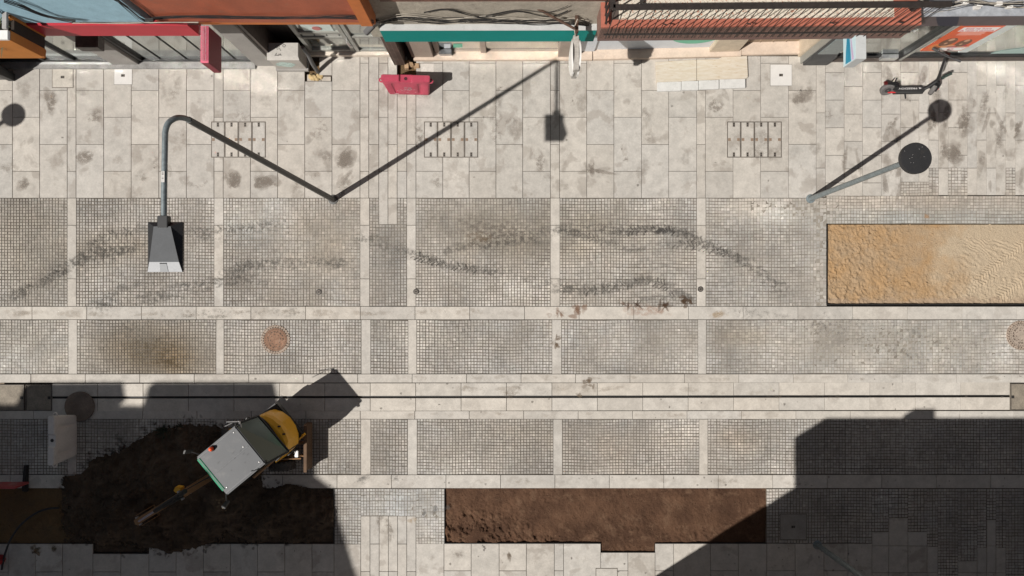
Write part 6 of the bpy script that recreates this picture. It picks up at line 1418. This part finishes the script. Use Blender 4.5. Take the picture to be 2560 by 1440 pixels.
for s_ in (-1, 1):
    a0_ = bp + sdl * s_ * .13; mb.extr([a0_ + sdv * -.30 + Vector((0, 0, .15)), a0_ + sdv * .04 + Vector((0, 0, .02)), a0_ + sdv * .05 + Vector((0, 0, -.25)), a0_ + sdv * -.15 + Vector((0, 0, -.33)), a0_ + sdv * -.32 + Vector((0, 0, -.15))], sdl * s_ * -.012)
mb.extr([bp + sdl * -.13 + sdv * -.32 + Vector((0, 0, -.15)), bp + sdl * .13 + sdv * -.32 + Vector((0, 0, -.15)), bp + sdl * .13 + sdv * -.15 + Vector((0, 0, -.33)), bp + sdl * -.13 + sdv * -.15 + Vector((0, 0, -.33))], (0, 0, -.012))
for s_ in (-1, 1): mb.tube([bp + sdl * s_ * .06 + Vector((0, 0, .05)), P(338 if s_ < 0 else 345, 1310 if s_ < 0 else 1313, .25)], .012, 6)
mb.build('digging_bucket', BROWN, ex)
# roof seams, decals and side panels
mb = MB(); mb.box(-ha + .05, ha - .10, -.008, .008, zr - .0015, zr + .004, M=EM); mb.box(-ha + .02, ha - .02, -hbw + .035, -hbw + .05, zr - .0015, zr + .010, M=EM); mb.box(-ha + .02, ha - .02, hbw - .05, hbw - .035, zr - .0015, zr + .010, M=EM)
mb.build('roof_rib', mat('rib_grey', (.085, .09, .096), .5, .1, 6), roof, bevel=.003)
mb = MB()
for k in range(9):
    a_, b_ = random.uniform(-ha + .1, ha - .15), random.uniform(-hbw + .1, hbw - .1); an = random.uniform(0, 3.1); l_ = random.uniform(.01, .035)
    mb.face([X(a_ - l_, b_ - .004, zr + .0008), X(a_ + l_, b_ - .003 + l_ * .3, zr + .0008), X(a_ + l_ * .8, b_ + .006 + l_ * .3, zr + .0008), X(a_ - l_ * .6, b_ + .005, zr + .0008)])
mb.build('roof_scratch', mat('scratch_dark', (.05, .05, .05), .7, .2, 9), roof)
mb = MB(); mb.tube([X(-ha - .25, hbw - .02, .92), X(-ha - .05, hbw + .0, .90), X(ha - .1, hbw + .01, .86)], .035, 8); mb.build('side_rail', BROWN, ex)
# mirrors and grab rail
def mirror(px_, py_, root):
    c_ = P(px_, py_, 1.72); mb = MB(); mb.tube([root, root.lerp(c_, .5) + Vector((-.03, .03, .05)), c_], .010, 6); mb.tube([root + Vector((.02, -.02, -.05)), root.lerp(c_, .6) + Vector((-.06, .0, -.05)), c_ + Vector((-.03, 0, -.05))], .009, 6); a = mb.build('mirror_arm', XBLK, ex)
    dd = (c_ - root).normalized(); sd_ = Vector((-dd.y, dd.x, 0)).normalized(); mb = MB(); mb.extr([c_ - sd_ * .035 - Vector((0, 0, .09)), c_ + sd_ * .035 - Vector((0, 0, .09)), c_ + sd_ * .045 + dd * .10 + Vector((0, 0, .09)), c_ - sd_ * .035 + dd * .10 + Vector((0, 0, .09))], sd_ * .02 + dd * .03); mb.build('mirror', mat('mirror_shell', (.06, .06, .058), .5, .1, 6), ex, bevel=.008)
mirror(479, 1130, X(ha + .0, -hbw + .02, 1.75)); mirror(566, 1252, X(ha - .0, hbw - .04, 1.75))
mb = MB(); a_, b_, c_ = P(566, 1055, 1.8), P(598, 1054, 1.85), P(604, 1076, 1.85); mb.tube([a_, b_], .010, 6); mb.tube([b_ + Vector((0, .01, 0)), c_], .020, 8); mb.tube([P(562, 1066, 1.7), P(580, 1058, 1.8)], .008, 6); mb.build('grab_rail', STL, ex, smooth=True)
# weeds at the edge of the heap
def weed(px_, py_, n_, rad, label):
    t_ = thing('weed', P(px_, py_), label, 'plant', 'weeds tipped with the dark soil'); mb = MB(); b_ = P(px_, py_)
    for k in range(n_):
        a = random.uniform(0, 6.28); d = Vector((math.cos(a), math.sin(a), random.uniform(.2, 1.1))).normalized(); L = rad * random.uniform(.3, 1.1); s_ = d.cross(Vector((0, 0, 1))).normalized() * random.uniform(.008, .02); p0 = b_ + Vector((random.gauss(0, rad * .3), random.gauss(0, rad * .3), .02)); mb.face([p0 - s_ * .3, p0 + d * L * .5 - s_, p0 + d * L, p0 + d * L * .5 + s_])
    mb.build('leaf_tuft', mat('weed_leaf', (.022, .030, .014), .8, .4, 12, dirt=.2), t_)
weed(412, 1078, 110, .16, 'dark clump of weeds on the setts above the soil heap'); weed(452, 1068, 70, .09, 'small sprig of weeds right of the larger clump'); weed(510, 1098, 60, .11, 'weed sprig beside the left corner of the cab roof')
